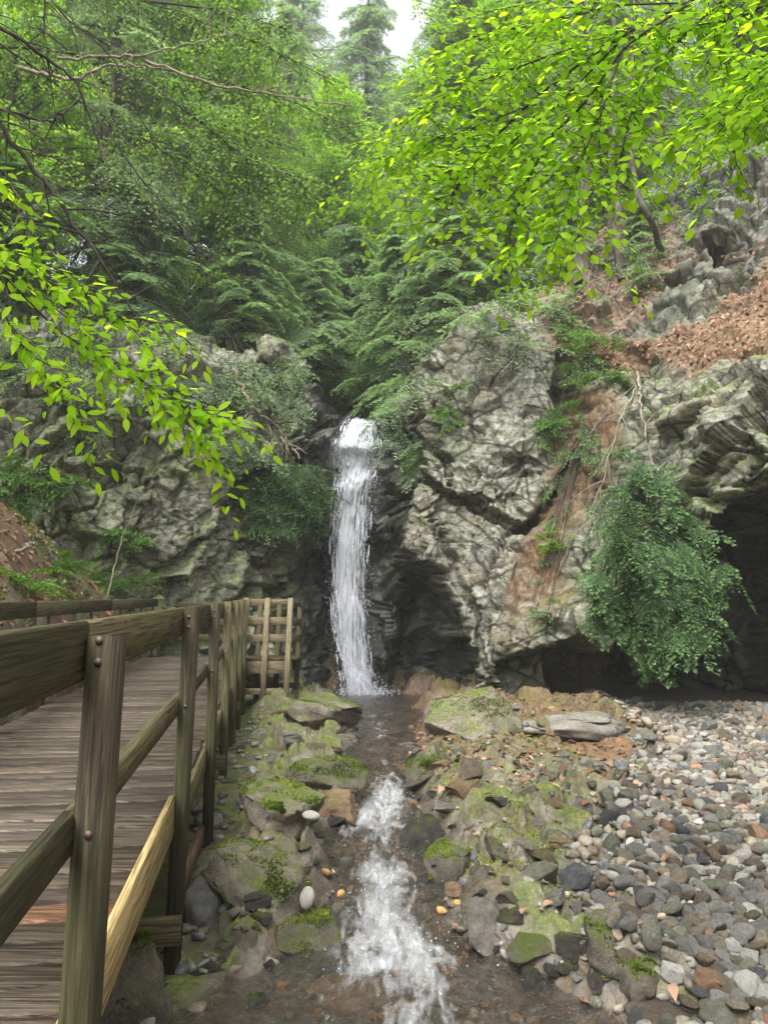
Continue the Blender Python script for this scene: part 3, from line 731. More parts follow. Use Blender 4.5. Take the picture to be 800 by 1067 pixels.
# ------------------------------------------------------------------ foliage
def leaf_material(name, dark, mid, light, trans=.45, tcol=None, gloss=.12):
    t = NT(name)
    tint = t.attr('tint').outputs['Fac']; rnd = t.n('ObjectInfo').outputs['Random']
    f = t.math('ADD', tint, t.math('MULTIPLY', t.math('SUBTRACT', rnd, .5), .25))
    c = t.ramp(f, [(.1, dark), (.5, mid), (.92, light)])
    d = t.n('BsdfDiffuse', {'Color': c})
    tc = t.mix(1.0, c, tcol or (1.5, 1.5, .75), 'MULTIPLY')
    tl = t.n('BsdfTranslucent', {'Color': tc})
    m = t.n('MixShader', {0: trans, 1: d, 2: tl})
    g = t.n('BsdfGlossy', {'Color': (1, 1, 1, 1), 'Roughness': .55})
    m = t.n('MixShader', {0: gloss * .22, 1: m, 2: g})
    return t.surf(m)
def bark_material(name, a, b, c):
    t = NT(name); p = t.obj()
    g = t.noise(t.mapping(p, (7, 7, 1.2)), 2.2, 6, .7, .3)
    col = t.ramp(g, [(.3, a), (.5, b), (.72, c)])
    col = t.mix(t.ramp(t.noise(p, 3, 4, .6), [(.5, 0.0), (.66, .5)]), col, (.16, .17, .13))
    return t.done(col, .9, t.bump(g, .8, .03), .2)
M['hem'] = leaf_material('hemlock_needles', (.07, .115, .06), (.18, .25, .14), (.32, .39, .25), .52, (1.2, 1.4, .8), .10)
M['hemlight'] = leaf_material('pale_hemlock_needles', (.09, .15, .075), (.20, .29, .15), (.33, .42, .24), .5, (1.2, 1.4, .8), .10)
M['maple'] = leaf_material('broad_leaves', (.06, .13, .018), (.13, .25, .03), (.24, .38, .055), .6, (1.5, 1.6, .6), .04)
M['beech'] = leaf_material('young_beech_leaves', (.165, .32, .011), (.27, .47, .015), (.37, .56, .033), .74, (1.85, 1.75, .5), .012)
M['bush'] = leaf_material('dark_bush_leaves', (.025, .062, .02), (.075, .15, .05), (.18, .29, .11), .35, None, .06)
M['fern'] = leaf_material('fern_fronds', (.03, .08, .015), (.075, .18, .03), (.16, .30, .05), .4, None, .08)
M['bark'] = bark_material('grey_brown_bark', (.028, .023, .018), (.075, .064, .05), (.15, .13, .105))
M['twig'] = bark_material('dark_twig_bark', (.012, .010, .008), (.03, .025, .02), (.06, .052, .042))
M['deadwood'] = bark_material('bleached_dead_wood', (.10, .085, .06), (.22, .19, .14), (.38, .34, .27))

def unit(v): return v / (np.linalg.norm(v, axis=-1, keepdims=True) + 1e-9)
def blades(P, D, N, L, Wd, mid=.45):
    """thin leaf quads: P base, D direction, N normal"""
    D = unit(D); B = unit(np.cross(N, D)); L = np.broadcast_to(L, (len(P),))[:, None]; Wd = np.broadcast_to(Wd, (len(P),))[:, None]
    c = P + D * L * mid
    V = np.stack([P, c + B * Wd / 2, P + D * L, c - B * Wd / 2], 1).reshape(-1, 3)
    return V, np.arange(len(P) * 4).reshape(-1, 4)
def broad(P, D, N, L, Wd, fold=.10, droop=.06):
    """pointed oval leaves folded along the midrib: eight quads would be waste, four are enough"""
    D = unit(D); B = unit(np.cross(N, D)); N2 = np.cross(D, B)
    L = np.broadcast_to(L, (len(P),))[:, None]; Wd = np.broadcast_to(Wd, (len(P),))[:, None]
    V = []
    for f, wv, up in ((0, 0, 0), (.28, .86, .02), (.60, .92, -.02), (1, 0, -droop)):
        V.append(P + D * L * f + N2 * L * up)
        if 0 < f < 1:
            V.append(P + D * L * f + B * Wd / 2 * wv + N2 * (Wd * fold * wv + L * up)); V.append(P + D * L * f - B * Wd / 2 * wv + N2 * (Wd * fold * wv + L * up))
    V = np.stack(V, 1)                       # 0 base, 1 m1, 2 l1, 3 r1, 4 m2, 5 l2, 6 r2, 7 tip
    o = np.arange(len(P))[:, None] * 8
    q = np.concatenate([o + [1, 2, 5, 4], o + [1, 4, 6, 3]]); tr = np.concatenate([o + [0, 2, 1], o + [0, 1, 3], o + [4, 5, 7], o + [4, 7, 6]])
    return V.reshape(-1, 3), q, tr

def bough_hemlock(r, L=1.6, blade=.065, dens=1.0, droop=.35):
    """one flat feathery bough along +X; returns blades (P, D, N), tint and its wood line"""
    n = int(16 * dens * L / 1.6) + 4
    s = np.linspace(.06, 1, n); ax = np.stack([s * L, .05 * L * np.sin(s * 3 + r.random() * 6), -droop * L * s ** 2 + .10 * L * s], 1)
    P, D, T = [], [], []
    for i, q in enumerate(s):
        for sd in (-1, 1):
            if r.random() < .16: continue
            ln = L * .42 * (1.08 - q) ** .7 * (.35 + .65 * min(1, q * 5)) * r.uniform(.35, 1.3); dr_ = r.uniform(.05, .5)
            a = R(r.uniform(48, 66)) * sd
            d = np.array([math.cos(a), math.sin(a), -.10 - .25 * r.random()])
            m = max(3, int(ln / .055 * dens))
            k = np.linspace(.05, 1, m)[:, None]
            base = ax[i] + d * ln * k + np.array([0, 0, -dr_]) * ln * k ** 2
            for s2 in (-1, 1):
                b = a + s2 * R(42)
                dd = np.stack([np.cos(b) + r.normal(0, .12, m), np.sin(b) + r.normal(0, .12, m), -.18 + r.normal(0, .15, m)], 1)
                P.append(base); D.append(dd); T.append(.25 + .5 * k[:, 0] * (.6 + .4 * q) + r.normal(0, .08, m))
            P.append(base[-1:]); D.append(d[None]); T.append(np.array([.85]))
    P, D, T = np.concatenate(P), np.concatenate(D), np.concatenate(T)
    N = np.array([0, 0, 1.0]) + r.normal(0, .25, P.shape)
    return P, D, N, T, ax
def bough_broad(r, L=1.6, dens=1.0):
    P, D, T = [], [], []
    n = int(9 * dens) + 3
    s = np.linspace(.12, 1, n); ax = np.stack([s * L, .08 * L * np.sin(s * 4 + r.random() * 6), .12 * L * s - .25 * L * s ** 2], 1)
    for i, q in enumerate(s):
        for sd in (-1, 1):
            ln = L * .5 * (1.1 - q) ** .6 * r.uniform(.6, 1.2); a = R(r.uniform(35, 70)) * sd
            d = np.array([math.cos(a), math.sin(a), r.uniform(-.35, .1)]); m = max(3, int(ln / .075))
            k = np.linspace(.1, 1, m)[:, None]
            base = ax[i] + d * ln * k + np.array([0, 0, -.2]) * ln * k ** 2
            b = a + R(50) * (np.arange(m) % 2 * 2 - 1)
            P.append(base); D.append(np.stack([np.cos(b), np.sin(b), r.normal(-.35, .3, m)], 1)); T.append(.35 + .35 * k[:, 0] + r.normal(0, .13, m))
    P, D, T = np.concatenate(P), np.concatenate(D), np.concatenate(T)
    N = np.array([0, 0, 1.0]) + r.normal(0, .45, P.shape)
    return P, D, N, T, ax

def place(b, pos, yaw, pitch, sc, roll=0):
    P, D, N, T, ax = b
    cy, sy, cp, sp_ = math.cos(yaw), math.sin(yaw), math.cos(pitch), math.sin(pitch)
    Rm = np.array([[cy, -sy, 0], [sy, cy, 0], [0, 0, 1]]) @ np.array([[cp, 0, -sp_], [0, 1, 0], [sp_, 0, cp]]) @ np.array([[1, 0, 0], [0, math.cos(roll), -math.sin(roll)], [0, math.sin(roll), math.cos(roll)]])
    return P @ Rm.T * sc + pos, D @ Rm.T, N @ Rm.T, T, ax @ Rm.T * sc + pos
class Crown:
    def __init__(s, kind, size, width): s.k = kind; s.size = size; s.w = width; s.B = []; s.wood = Geo()
    def add(s, b, rad=.008): s.B.append(b[:4]); s.wood.tube(b[4], np.linspace(rad, rad * .25, len(b[4])), 4)
    def meshes(s, name, leafmat, woodmat, r):
        P, D, N, T = [np.concatenate([b[i] for b in s.B]) for i in range(4)]
        L = s.size * r.uniform(.7, 1.25, len(P))
        if s.k == 'broad': V, q, tr = broad(P, D, N, L, L * s.w); F, rep = [q, tr], 8
        else: V, q = blades(P, D, N, L, L * s.w); F, rep = [q], 4
        lm = mesh_np(name, V, F, M[leafmat], False, {'tint': np.repeat(np.clip(T, 0, 1), rep)})
        return lm, s.wood.mesh(name + '_limbs', M[woodmat], True)

def trunk_mesh(r, H, r0, lean=.04, bend=.25):
    n = 26; z = np.linspace(-.6, H, n)
    P = np.stack([lean * z + bend * np.sin(z / H * 3 + r.random() * 6) * z / H, bend * np.cos(z / H * 2.5 + r.random() * 6) * z / H * .6, z], 1)
    rad = r0 * (1 - .86 * np.clip(z / H, 0, 1)) * (1 + .5 * np.exp(-np.clip(z, 0, 9) * 1.8))
    g = Geo(); g.tube(P, rad, 9); return P, g
def make_tree(kind, seed, H, r0, z0, n, Lmax, blade, dens, wdt, leafmat, limb='bark'):
    """a tree prototype: trunk, limbs and crown meshes"""
    r = np.random.default_rng(seed); P, g = trunk_mesh(r, H, r0)
    protos = [(bough_hemlock(r, 1.8, blade, dens, r.uniform(.25, .5)) if kind == 'needle' else bough_broad(r, 1.7, dens)) for _ in range(6)]
    c = Crown('blade' if kind == 'needle' else 'rhomb', blade, wdt)
    for i in range(n):
        f = (i + r.random()) / n; z = z0 + (H - z0) * f ** .9
        p = np.array([np.interp(z, P[:, 2], P[:, 0]), np.interp(z, P[:, 2], P[:, 1]), z])
        prof = (1.03 - f) ** .5 * (.7 + .3 * min(1, f * 6)) if kind == 'needle' else (math.sin(math.pi * (.18 + .78 * f)) ** .6)
        Lb = max(.5, Lmax * prof * r.uniform(.6, 1.15)); yaw = i * 2.4 + r.normal(0, .4)
        pitch = r.uniform(-.42, .10) if kind == 'needle' else r.uniform(-.1, .6)
        # a limb carries two or three sprays
        k = 1 if Lb < 1.4 else (2 if Lb < 2.6 else 3)
        d = np.array([math.cos(yaw) * math.cos(pitch), math.sin(yaw) * math.cos(pitch), math.sin(pitch)])
        for j in range(k):
            a = p + d * Lb * (j / k) * .8
            c.add(place(protos[r.integers(6)], a, yaw + r.normal(0, .35) * (j > 0), pitch - .2 * j + r.normal(0, .08), max(.45, Lb / 1.8 * (.75 if k > 1 else 1)), r.normal(0, .2)), .012)
        if k > 1: c.wood.tube(np.array([p, p + d * Lb * .5, p + d * Lb * .85 - np.array([0, 0, .05 * Lb])]), [.045, .03, .012], 5)
    lm, wm = c.meshes(kind + '_crown', leafmat, limb, r)
    return g.mesh('trunk', M['bark'], True), wm, lm
PT = {}
for k, a in (('h1', ('needle', 301, 16, .24, 1.0, 130, 3.5, .09, .95, .30, 'hem')), ('h2', ('needle', 302, 19, .28, 1.5, 135, 3.7, .09, .95, .30, 'hem')),
             ('s1', ('needle', 303, 6.0, .08, .2, 95, 2.3, .085, 1.05, .34, 'hemlight')), ('s2', ('needle', 304, 4.2, .06, .1, 75, 1.9, .08, 1.05, .34, 'hemlight')),
             ('d1', ('leafy', 305, 15, .17, 2.0, 170, 3.0, .12, 1.2, .62, 'maple')), ('d2', ('leafy', 306, 9, .09, .8, 110, 2.3, .11, 1.2, .62, 'maple'))):
    PT[k] = make_tree(*a)
def tree(kind, name, x, y, sc, rz, label, group, z=None, sink=0.0, sz=None):
    z = float(hill_z(np.array([x]), np.array([y]))[0]) if z is None else z
    o = empty(name, (x, y, z - sink), rz); tag(o, label, 'tree', group)
    for nm, me in zip(('trunk', 'limbs', 'crown'), PT[kind]):
        c = link(nm, me, o); c.scale = (sc, sc, sz or sc)
    return o
G1, G2, G3 = 'hemlocks on the wooded slopes', 'young hemlocks along the cliff tops', 'broadleaf trees on the slopes'
TREES = [  # kind, name, x, y, scale, label, group
    ('h1', 'hemlock_tree', -7.2, 17.8, 1.0, 'tall dark hemlock with a grey trunk on the cliff top nearest the boardwalk side', G1),
    ('h2', 'hemlock_tree', -10.5, 20.5, 1.0, 'dark hemlock deep among the trees beyond the mossy cliff, partly behind dead twigs', G1),
    ('h1', 'hemlock_tree', -4.6, 21.5, .95, 'grey green hemlock standing above the dark rock pillar beside the falls', G1),
    ('h2', 'hemlock_tree', -8.0, 25.5, 1.05, 'misty hemlock half hidden behind the leafy trees over the mossy cliff', G1),
    ('h2', 'hemlock_tree', -3.4, 29.0, 1.05, 'hemlock in the ravine behind the falls, under the white sky gap', G1),
    ('h1', 'hemlock_tree', 2.6, 23.5, 1.0, 'pale hemlock leaning over the ravine just above the lit buttress', G1),
    ('h2', 'hemlock_tree', 5.0, 27.0, 1.0, 'tall hemlock behind the buttress, hidden in part by bright beech leaves', G1),
    ('h1', 'hemlock_tree', 1.2, 33.0, 1.15, 'distant hemlock in the middle of the ravine directly above the falls', G1),
    ('h2', 'hemlock_tree', 9.0, 25.0, 1.0, 'dark trunked hemlock above the leaf litter slope behind beech leaves', G1),
    ('h1', 'hemlock_tree', 13.0, 22.5, 1.05, 'hemlock above the grey crag at the upper edge of the litter slope', G1),
    ('h2', 'hemlock_tree', -14.0, 27.0, 1.1, 'hemlock far up the wooded slope over the boardwalk, seen between dead twigs', G1),
    ('d1', 'leafy_tree', -5.6, 20.0, .95, 'mid green leafy tree arching over the cliff, its leaves hanging in a curtain', G3),
    ('d1', 'leafy_tree', -2.2, 25.5, .95, 'bright leafy tree at the middle of the ravine, below the sky gap', G3),
    ('d2', 'leafy_tree', -8.6, 16.6, .95, 'yellow green understory tree on the cliff above the mossy boulders', G3),
    ('d1', 'leafy_tree', -11.5, 24.0, 1.1, 'broad leafy tree high on the slope behind the grey hemlock trunk', G3),
    ('d2', 'leafy_tree', 1.0, 28.5, 1.1, 'small leafy tree low in the ravine, yellow green among pale hemlocks', G3),
    ('d1', 'leafy_tree', 7.2, 31.0, 1.15, 'leafy tree far up the slope beyond the beech branches', G3),
    ('d1', 'leafy_tree', -6.0, 36.0, 1.3, 'far leafy crown rising at the edge of the white sky gap', G3),
    ('s1', 'young_hemlock', .35, 19.9, .85, 'pale feathery young hemlock leaning over the lip of the waterfall', G2),
    ('s1', 'young_hemlock', 1.9, 19.4, .95, 'pale young hemlock on top of the buttress with drooping tips', G2),
    ('s2', 'young_hemlock', 3.3, 19.6, 1.1, 'shaded young hemlock behind the top of the lit buttress', G2),
    ('s2', 'young_hemlock', -1.9, 20.6, .95, 'young hemlock set back above the dark rock beside the lip', G2),
    ('s1', 'young_hemlock', -3.6, 19.2, .8, 'young hemlock trailing over the cliff above the dead snag', G2),
    ('s2', 'young_hemlock', -6.0, 17.4, 1.0, 'small hemlock at the top edge of the pale lichen cliff', G2),
    ('s1', 'young_hemlock', -9.2, 16.2, 1.0, 'young hemlock at the outer end of the mossy cliff', G2),
    ('s1', 'young_hemlock', -1.0, 23.5, 1.15, 'taller young hemlock filling the ravine behind the lip', G2),
    ('s1', 'young_hemlock', 1.0, 25.5, 1.2, 'misty young hemlock further up the ravine stream', G2),
    ('s2', 'young_hemlock', 5.0, 20.6, 1.0, 'young hemlock in shade at the head of the brown soil gully', G2),
    ('s2', 'young_hemlock', 6.0, 16.6, .62, 'small dark hemlock rooted in the crag above the litter slope', G2),
    ('s2', 'young_hemlock', 8.2, 16.4, .75, 'hemlock sapling on the crag edge at the top of the litter slope', G2),
    ('d2', 'leafy_tree', 7.0, 18.4, .6, 'slight leafy sapling among the grey rocks under the beech', G3),
    ('s1', 'young_hemlock', 4.7, 18.0, .6, 'shaded hemlock sapling between the buttress and the slim curved trunk', G2),
    ('h2', 'hemlock_tree', 9.6, 19.0, .9, 'dense hemlock at the top of the rocky slope behind the beech branches', G1),
    ('h1', 'hemlock_tree', 7.0, 21.0, 1.0, 'hemlock between the slim trunks above the crag', G1),
    ('d1', 'leafy_tree', 11.5, 19.5, .95, 'leafy tree at the outer top of the litter slope', G3),
    ('h1', 'hemlock_tree', 15.0, 28.0, 1.2, 'far hemlock filling the sky behind the beech limb', G1),
    ('h2', 'hemlock_tree', 11.0, 32.0, 1.3, 'tall far hemlock above the crag, pale through the beech leaves', G1),
    ('d2', 'leafy_tree', 8.9, 17.2, .7, 'low leafy sapling leaning over the grey crag', G3),
    ('h2', 'hemlock_tree', -6.2, 43.0, 1.62, 'very tall far hemlock at the outer edge of the white sky gap', G1),
    ('d1', 'leafy_tree', -.4, 46.0, 1.72, 'far pale leafy crown low in the middle of the sky gap', G3),
    ('h1', 'hemlock_tree', -1.1, 44.0, 2.0, 'very tall thin far tree standing alone in the middle of the white sky', G1),
    ('d1', 'leafy_tree', 1.4, 50.0, 2.1, 'far leafy top closing the white sky over the lip of the falls', G3),
    ('h1', 'hemlock_tree', -2.6, 50.0, 1.95, 'thin far tree standing inside the white sky gap', G1),
    ('d1', 'leafy_tree', 2.4, 42.0, 1.75, 'far leafy crown closing the sky gap above the buttress', G3),
    ('d1', 'leafy_tree', -3.2, 33.0, 1.25, 'tall leafy tree in the mist just below the sky gap', G3),
    ('d1', 'leafy_tree', 4.2, 24.0, 1.0, 'leafy tree rising behind the buttress, soft green under the beech', G3),
    ('d2', 'leafy_tree', -4.4, 18.6, .8, 'small leafy tree over the cliff, between pale hemlock boughs', G3),
]
for i, (k, nm, x, y, sc, lab, grp) in enumerate(TREES):
    z = None
    if k[0] == 's' or y < 18:                       # rooted on the cliff edge
        zz = np.arange(4, 12.5, .1); f = cliff_y(np.full(zz.shape, x), zz) <= y + .1
        z = float(zz[f].max()) if f.any() else None
        hz = float(hill_z(np.array([x]), np.array([y]))[0]); z = hz if z is None else max(z, hz) if y > 18 else z
        z = min(z, 9.0)
    tree(k, nm, x, y, sc, i * 2.17, lab, grp, z)

# trees that close in the gorge behind and beside the viewer
for i, (x, y, k) in enumerate(((-9.5, 3, 'h2'), (14, 3, 'h2'), (-12, 10, 'd1'))):
    tree(k, 'hemlock_tree' if k[0] == 'h' else 'leafy_tree', x, y, 1.1, i * 1.3, 'tree standing outside the view beside the gorge', 'trees closing in the gorge around the viewer', .8 + (5 if y > 8 else 0))

# ---- near beech branches
def px_path(pts): return np.array([at(*p) for p in pts])
def spline(P, n):
    P = np.asarray(P, float)
    d = np.concatenate([[0], np.cumsum(np.linalg.norm(np.diff(P, axis=0), axis=1))]); s = np.linspace(0, d[-1], n)
    Q = np.stack([np.interp(s, d, P[:, k]) for k in range(3)], 1)
    for _ in range(max(2, n // 12)): Q[1:-1] = .25 * Q[:-2] + .5 * Q[1:-1] + .25 * Q[2:]
    return Q
class Spray:
    def __init__(s): s.P = []; s.D = []; s.N = []; s.T = []; s.L = []; s.wood = Geo()
    def twig(s, Q, leaf, step, r, rad=.0022, bias=(0, -.72, .62), spread=.22, t0=0.0):
        """leaves alternate along the twig Q"""
        seg = np.linalg.norm(np.diff(Q, axis=0), axis=1); d = np.concatenate([[0], np.cumsum(seg)])
        s.wood.tube(Q, np.linspace(rad, rad * .4, len(Q)), 5)
        m = max(3, int(d[-1] * (1 - t0) / step)); u = np.linspace(t0 * d[-1] + step * .4, d[-1], m)
        B = np.stack([np.interp(u, d, Q[:, k]) for k in range(3)], 1)
        T = unit(np.gradient(Q, axis=0)); T = unit(np.stack([np.interp(u, d, T[:, k]) for k in range(3)], 1))
        N = unit(np.array(bias) + r.normal(0, spread, (m, 3)))
        S_ = unit(np.cross(N, T)) * ((np.arange(m) % 2) * 2 - 1)[:, None]
        a = r.uniform(.7, 1.15, m)[:, None]; a[-1] = .05
        s.P.append(B); s.D.append(unit(T * np.cos(a) + S_ * np.sin(a) + np.array([0, 0, -.08]))); s.N.append(N)
        s.T.append(np.clip(.5 + r.normal(0, .24, m), 0, 1)); s.L.append(leaf * r.uniform(.48, 1.2, m) * np.linspace(1.0, .8, m))
    def build(s, root, leafmat='beech', wd=.56):
        P, D, N, T, L = [np.concatenate(x) for x in (s.P, s.D, s.N, s.T, s.L)]
        V, q, tr = broad(P, D, N, L, L * wd)
        off = np.array(root.location)
        link('foliage', mesh_np('beech_foliage', V - off, [q, tr], M[leafmat], False, {'tint': np.repeat(T, 8)}), root)
        for k in range(len(s.wood.V)): s.wood.V[k] = s.wood.V[k] - off
        link('branches', s.wood.mesh('beech_branches', M['twig'], True), root)
def side_twigs(sp_, Q, n, r, lo, hi, leaf, dirs, step=.036, t0=.1, rad=.0018):
    """twigs leaving the limb Q towards the directions in dirs"""
    for i in range(n):
        f = t0 + (1 - t0) * (i + r.random()) / n; k = f * (len(Q) - 1); b = Q[int(k)]
        d = np.array(dirs[r.integers(len(dirs))]) + r.normal(0, .22, 3); d /= np.linalg.norm(d)
        ln = r.uniform(lo, hi); s_ = np.linspace(0, 1, 9)[:, None]
        sp_.twig(b + d * ln * s_ + np.array([0, 0, -.35 * ln]) * s_ ** 2, leaf, step, r, rad)
r = np.random.default_rng(41)
root = tag(empty('beech_tree', (3.9, 1.6, .05)), 'beech tree spreading bright yellow green leafy branches over the leaf litter slope', 'tree')
tp = np.array([(3.9, 1.6, -.2), (3.88, 1.62, 1.5), (3.75, 1.7, 3.2), (3.6, 1.75, 5.2), (3.5, 1.8, 7.5)])
g = Geo(); g.tube(spline(tp, 24) - np.array(root.location), np.linspace(.16, .07, 24), 10); link('trunk', g.mesh('beech_trunk', M['bark'], True), root)
sp1 = Spray()
limbs = [([(1250, -330, 2.0), (900, -110, 2.35), (720, 2, 2.7), (660, 28, 2.85), (595, 72, 3.05), (545, 112, 3.2), (500, 160, 3.4), (470, 205, 3.5)], .0105),
         ([(720, 2, 2.7), (650, 48, 2.8), (612, 105, 2.9), (570, 145, 3.05), (545, 200, 3.15), (520, 275, 3.2)], .0065),
         ([(660, 28, 2.85), (560, 62, 3.05), (480, 92, 3.3), (420, 125, 3.5)], .005),
         ([(900, -110, 2.35), (800, -40, 2.6), (730, 20, 2.75), (690, 60, 2.8), (655, 120, 2.85), (640, 205, 2.9)], .006),
         ([(1000, -160, 2.2), (880, -20, 2.4), (800, 60, 2.55), (745, 105, 2.65), (705, 150, 2.75)], .006),
         ([(720, 2, 2.7), (640, 5, 2.9), (560, 25, 3.1), (490, 38, 3.3), (445, 62, 3.45)], .005),
         ([(650, 48, 2.8), (625, 120, 2.85), (600, 180, 2.9), (575, 262, 2.95)], .004),
         ([(1000, -160, 2.2), (900, 10, 2.3), (830, 90, 2.4), (790, 130, 2.5)], .005),
         ([(800, -40, 2.6), (700, -30, 2.8), (600, -10, 3.1), (520, 10, 3.3)], .005),
         ([(900, -110, 2.35), (840, -20, 2.5), (770, 20, 2.6), (690, 30, 2.8), (600, 55, 3.0)], .005), ([(1100, -200, 2.1), (960, -60, 2.3), (880, 40, 2.4), (790, 80, 2.5), (740, 150, 2.6)], .005), ([(660, 28, 2.85), (580, 110, 3), (530, 150, 3.1), (480, 180, 3.2), (462, 240, 3.3)], .004),
         ([(545, 112, 3.2), (500, 130, 3.3), (440, 150, 3.5), (385, 170, 3.7)], .003)]
for pts, rad in limbs:
    Q = spline(px_path(pts), 40); sp1.twig(Q, .062, .04, r, rad, t0=.55)
    L = np.linalg.norm(Q[-1] - Q[0])
    side_twigs(sp1, Q[8:], int(30 + L * 25), r, .14, .42, .060, [(-.95, .2, -.15), (-.7, .1, -.5), (.5, 0, -.4), (-.8, -.25, .15), (.75, .2, -.05), (.1, .5, -.15)], .036)
sp1.build(root)
root = tag(empty('beech_sapling', (-3.3, 1.6, .3)), 'beech sapling whose bright green twigs reach in over the boardwalk railing', 'tree')
g = Geo(); g.tube(spline([(-3.3, 1.6, .1), (-3.25, 1.65, 1.8), (-3.1, 1.8, 3.4), (-3.0, 1.9, 4.6)], 20) - np.array(root.location), np.linspace(.05, .02, 20), 8); link('trunk', g.mesh('sapling_trunk', M['bark'], True), root)
sp2 = Spray()
for pts, n_ in (([(-560, 60, 1.9), (-150, 190, 2.3), (-20, 262, 2.6), (60, 322, 2.8), (150, 402, 3.0), (205, 462, 3.15), (236, 488, 3.2)], 60),
                ([(-150, 190, 2.3), (-10, 250, 2.7), (60, 285, 2.9), (120, 330, 3.0), (180, 335, 3.1)], 34),
                ([(-20, 262, 2.6), (60, 345, 2.8), (130, 385, 2.9), (190, 422, 3.05), (240, 440, 3.15)], 38),
                ([(-150, 190, 2.3), (-60, 170, 2.5), (0, 190, 2.7), (28, 215, 2.75), (30, 285, 2.75)], 16),
                ([(-20, 262, 2.6), (10, 340, 2.6), (50, 400, 2.65), (85, 440, 2.7)], 24),
                ([(-100, 300, 2.3), (-40, 380, 2.3), (5, 430, 2.3)], 3)):
    Q = spline(px_path(pts), 34); sp2.twig(Q, .072, .048, r, .004, (0, -.62, .7), .3, t0=.3)
    side_twigs(sp2, Q[10:], n_, r, .09, .26, .070, [(.8, .2, -.2), (.6, .1, -.55), (.75, -.1, .1), (.3, .1, -.5)], .042)
sp2.build(root, 'beech', .42)

root = tag(empty('maple_tree', (-8.6, 9.0, 2.4)), 'leafy tree arching a curtain of mid green leaves out over the boardwalk toward the falls', 'tree')
g = Geo(); g.tube(spline([(-8.6, 9, 1.8), (-8.5, 9.1, 5), (-8.2, 9.3, 9), (-7.6, 9.6, 13)], 24) - np.array(root.location), np.linspace(.17, .07, 24), 9); link('trunk', g.mesh('maple_trunk', M['bark'], True), root)
sp3 = Spray(); r = np.random.default_rng(43)
for pts, n_ in (([(-330, 150, 9.2), (0, 45, 9.4), (120, 62, 9.8), (220, 82, 10.2), (310, 105, 10.8), (385, 150, 11.4)], 120), ([(-330, 60, 9.2), (0, -40, 9.5), (150, 0, 10), (260, 40, 10.6), (350, 85, 11.2)], 110),
                ([(120, 62, 9.8), (200, 120, 10), (262, 170, 10.4), (330, 190, 11)], 90), ([(0, 45, 9.4), (90, 110, 9.8), (160, 150, 10.2), (250, 215, 10.6)], 70), ([(150, 0, 10), (230, 10, 10.4), (300, 30, 11)], 50)):
    Q = spline(px_path(pts), 40); sp3.twig(Q, .09, .08, r, .02, (0, -.6, .75), .3, t0=.5)
    side_twigs(sp3, Q[14:], n_, r, .35, 1.1, .092, [(.6, .1, -.7), (.2, -.4, -.85), (.8, -.1, -.2), (-.3, .3, -.8), (.5, .5, .1)], .06, .05, .006)
sp3.build(root, 'maple', .58)

# ---- boughs and shrubs hanging on the cliffs
def hanging(name, label, cat, spots, leafmat, blade, seed, group=None, broadleaf=False, wdt=.34, dens=1.0, far=99):
    """spots: px, py, distance before the rock, yaw range, pitch range, size, count"""
    r = np.random.default_rng(seed); c0 = on_cliff(*spots[0][:2]); root = tag(empty(name, c0), label, cat, group)
    c = Crown('rhomb' if broadleaf else 'blade', blade, wdt)
    protos = [bough_broad(r, 1.2, dens) if broadleaf else bough_hemlock(r, 1.2, blade, dens, r.uniform(.3, .6)) for _ in range(5)]
    for (px, py, off, yw, pt, sc, n_, rx_, ry_) in spots:
        for i in range(n_):
            qx, qy = px + r.uniform(-rx_, rx_), py + r.uniform(-ry_, ry_); p = on_cliff(qx, qy)
            p = p + [0, .1, 0] if p[1] < far else np.array(at(qx, qy, far + r.uniform(-.4, .1)))
            c.add(place(protos[r.integers(5)], p - c0 + np.array([0, -off * r.random(), 0]), R(r.uniform(*yw)), R(r.uniform(*pt)), sc * r.uniform(.7, 1.2), r.normal(0, .3)), .010)
    for W_ in list(c.wood.V)[1:]:                      # runners tying every spray to the root of the plant
        e = W_[:4].mean(0); e0 = c.wood.V[0][:4].mean(0)
        if np.linalg.norm(e - e0) > .12: c.wood.tube(np.array([e0, (e + e0) / 2 + np.array([0, .10, -.05]), e]), .006, 4)
    lm, wm = c.meshes(name + '_foliage', leafmat, 'twig', r)
    link('stems', wm, root); link('foliage', lm, root); return root
hanging('hanging_shrub', 'dense dark green bush hanging on the cliff beside the falling water', 'shrub',
        [(300, 500, .3, (200, 340), (-60, 5), .75, 70, 38, 22), (285, 530, .3, (200, 340), (-75, -15), .6, 34, 26, 14), (320, 525, .3, (210, 330), (-70, -20), .5, 24, 16, 18)], 'bush', .07, 51, wdt=.40, broadleaf=True)
hanging('hanging_shrub', 'large dark green bush trailing from the overhang over the cave mouth', 'shrub',
        [(675, 545, .4, (200, 340), (-70, 0), .6, 60, 48, 30), (690, 590, .8, (200, 340), (-80, -10), .62, 50, 44, 30), (640, 615, .3, (200, 320), (-85, -25), .45, 30, 28, 22), (684, 622, .3, (220, 320), (-90, -45), .55, 30, 34, 28),
         (680, 662, .2, (220, 320), (-90, -50), .40, 14, 16, 16), (685, 618, .9, (220, 350), (-70, -10), .6, 40, 24, 32), (670, 500, .2, (200, 340), (-50, 10), .5, 20, 26, 20)], 'bush', .06, 52, wdt=.34, far=12.3)
hanging('hemlock_bough', 'pale grey green hemlock boughs drooping over the cliff above the hanging bush', 'bough',
        [(225, 345, .8, (230, 330), (-40, 5), 1.05, 26, 40, 30), (255, 395, .6, (230, 340), (-55, -10), .9, 16, 25, 25), (205, 330, .8, (220, 330), (-30, 10), 1.1, 16, 40, 30)], 'hemlight', .075, 53, 'hemlock boughs over the cliff faces')
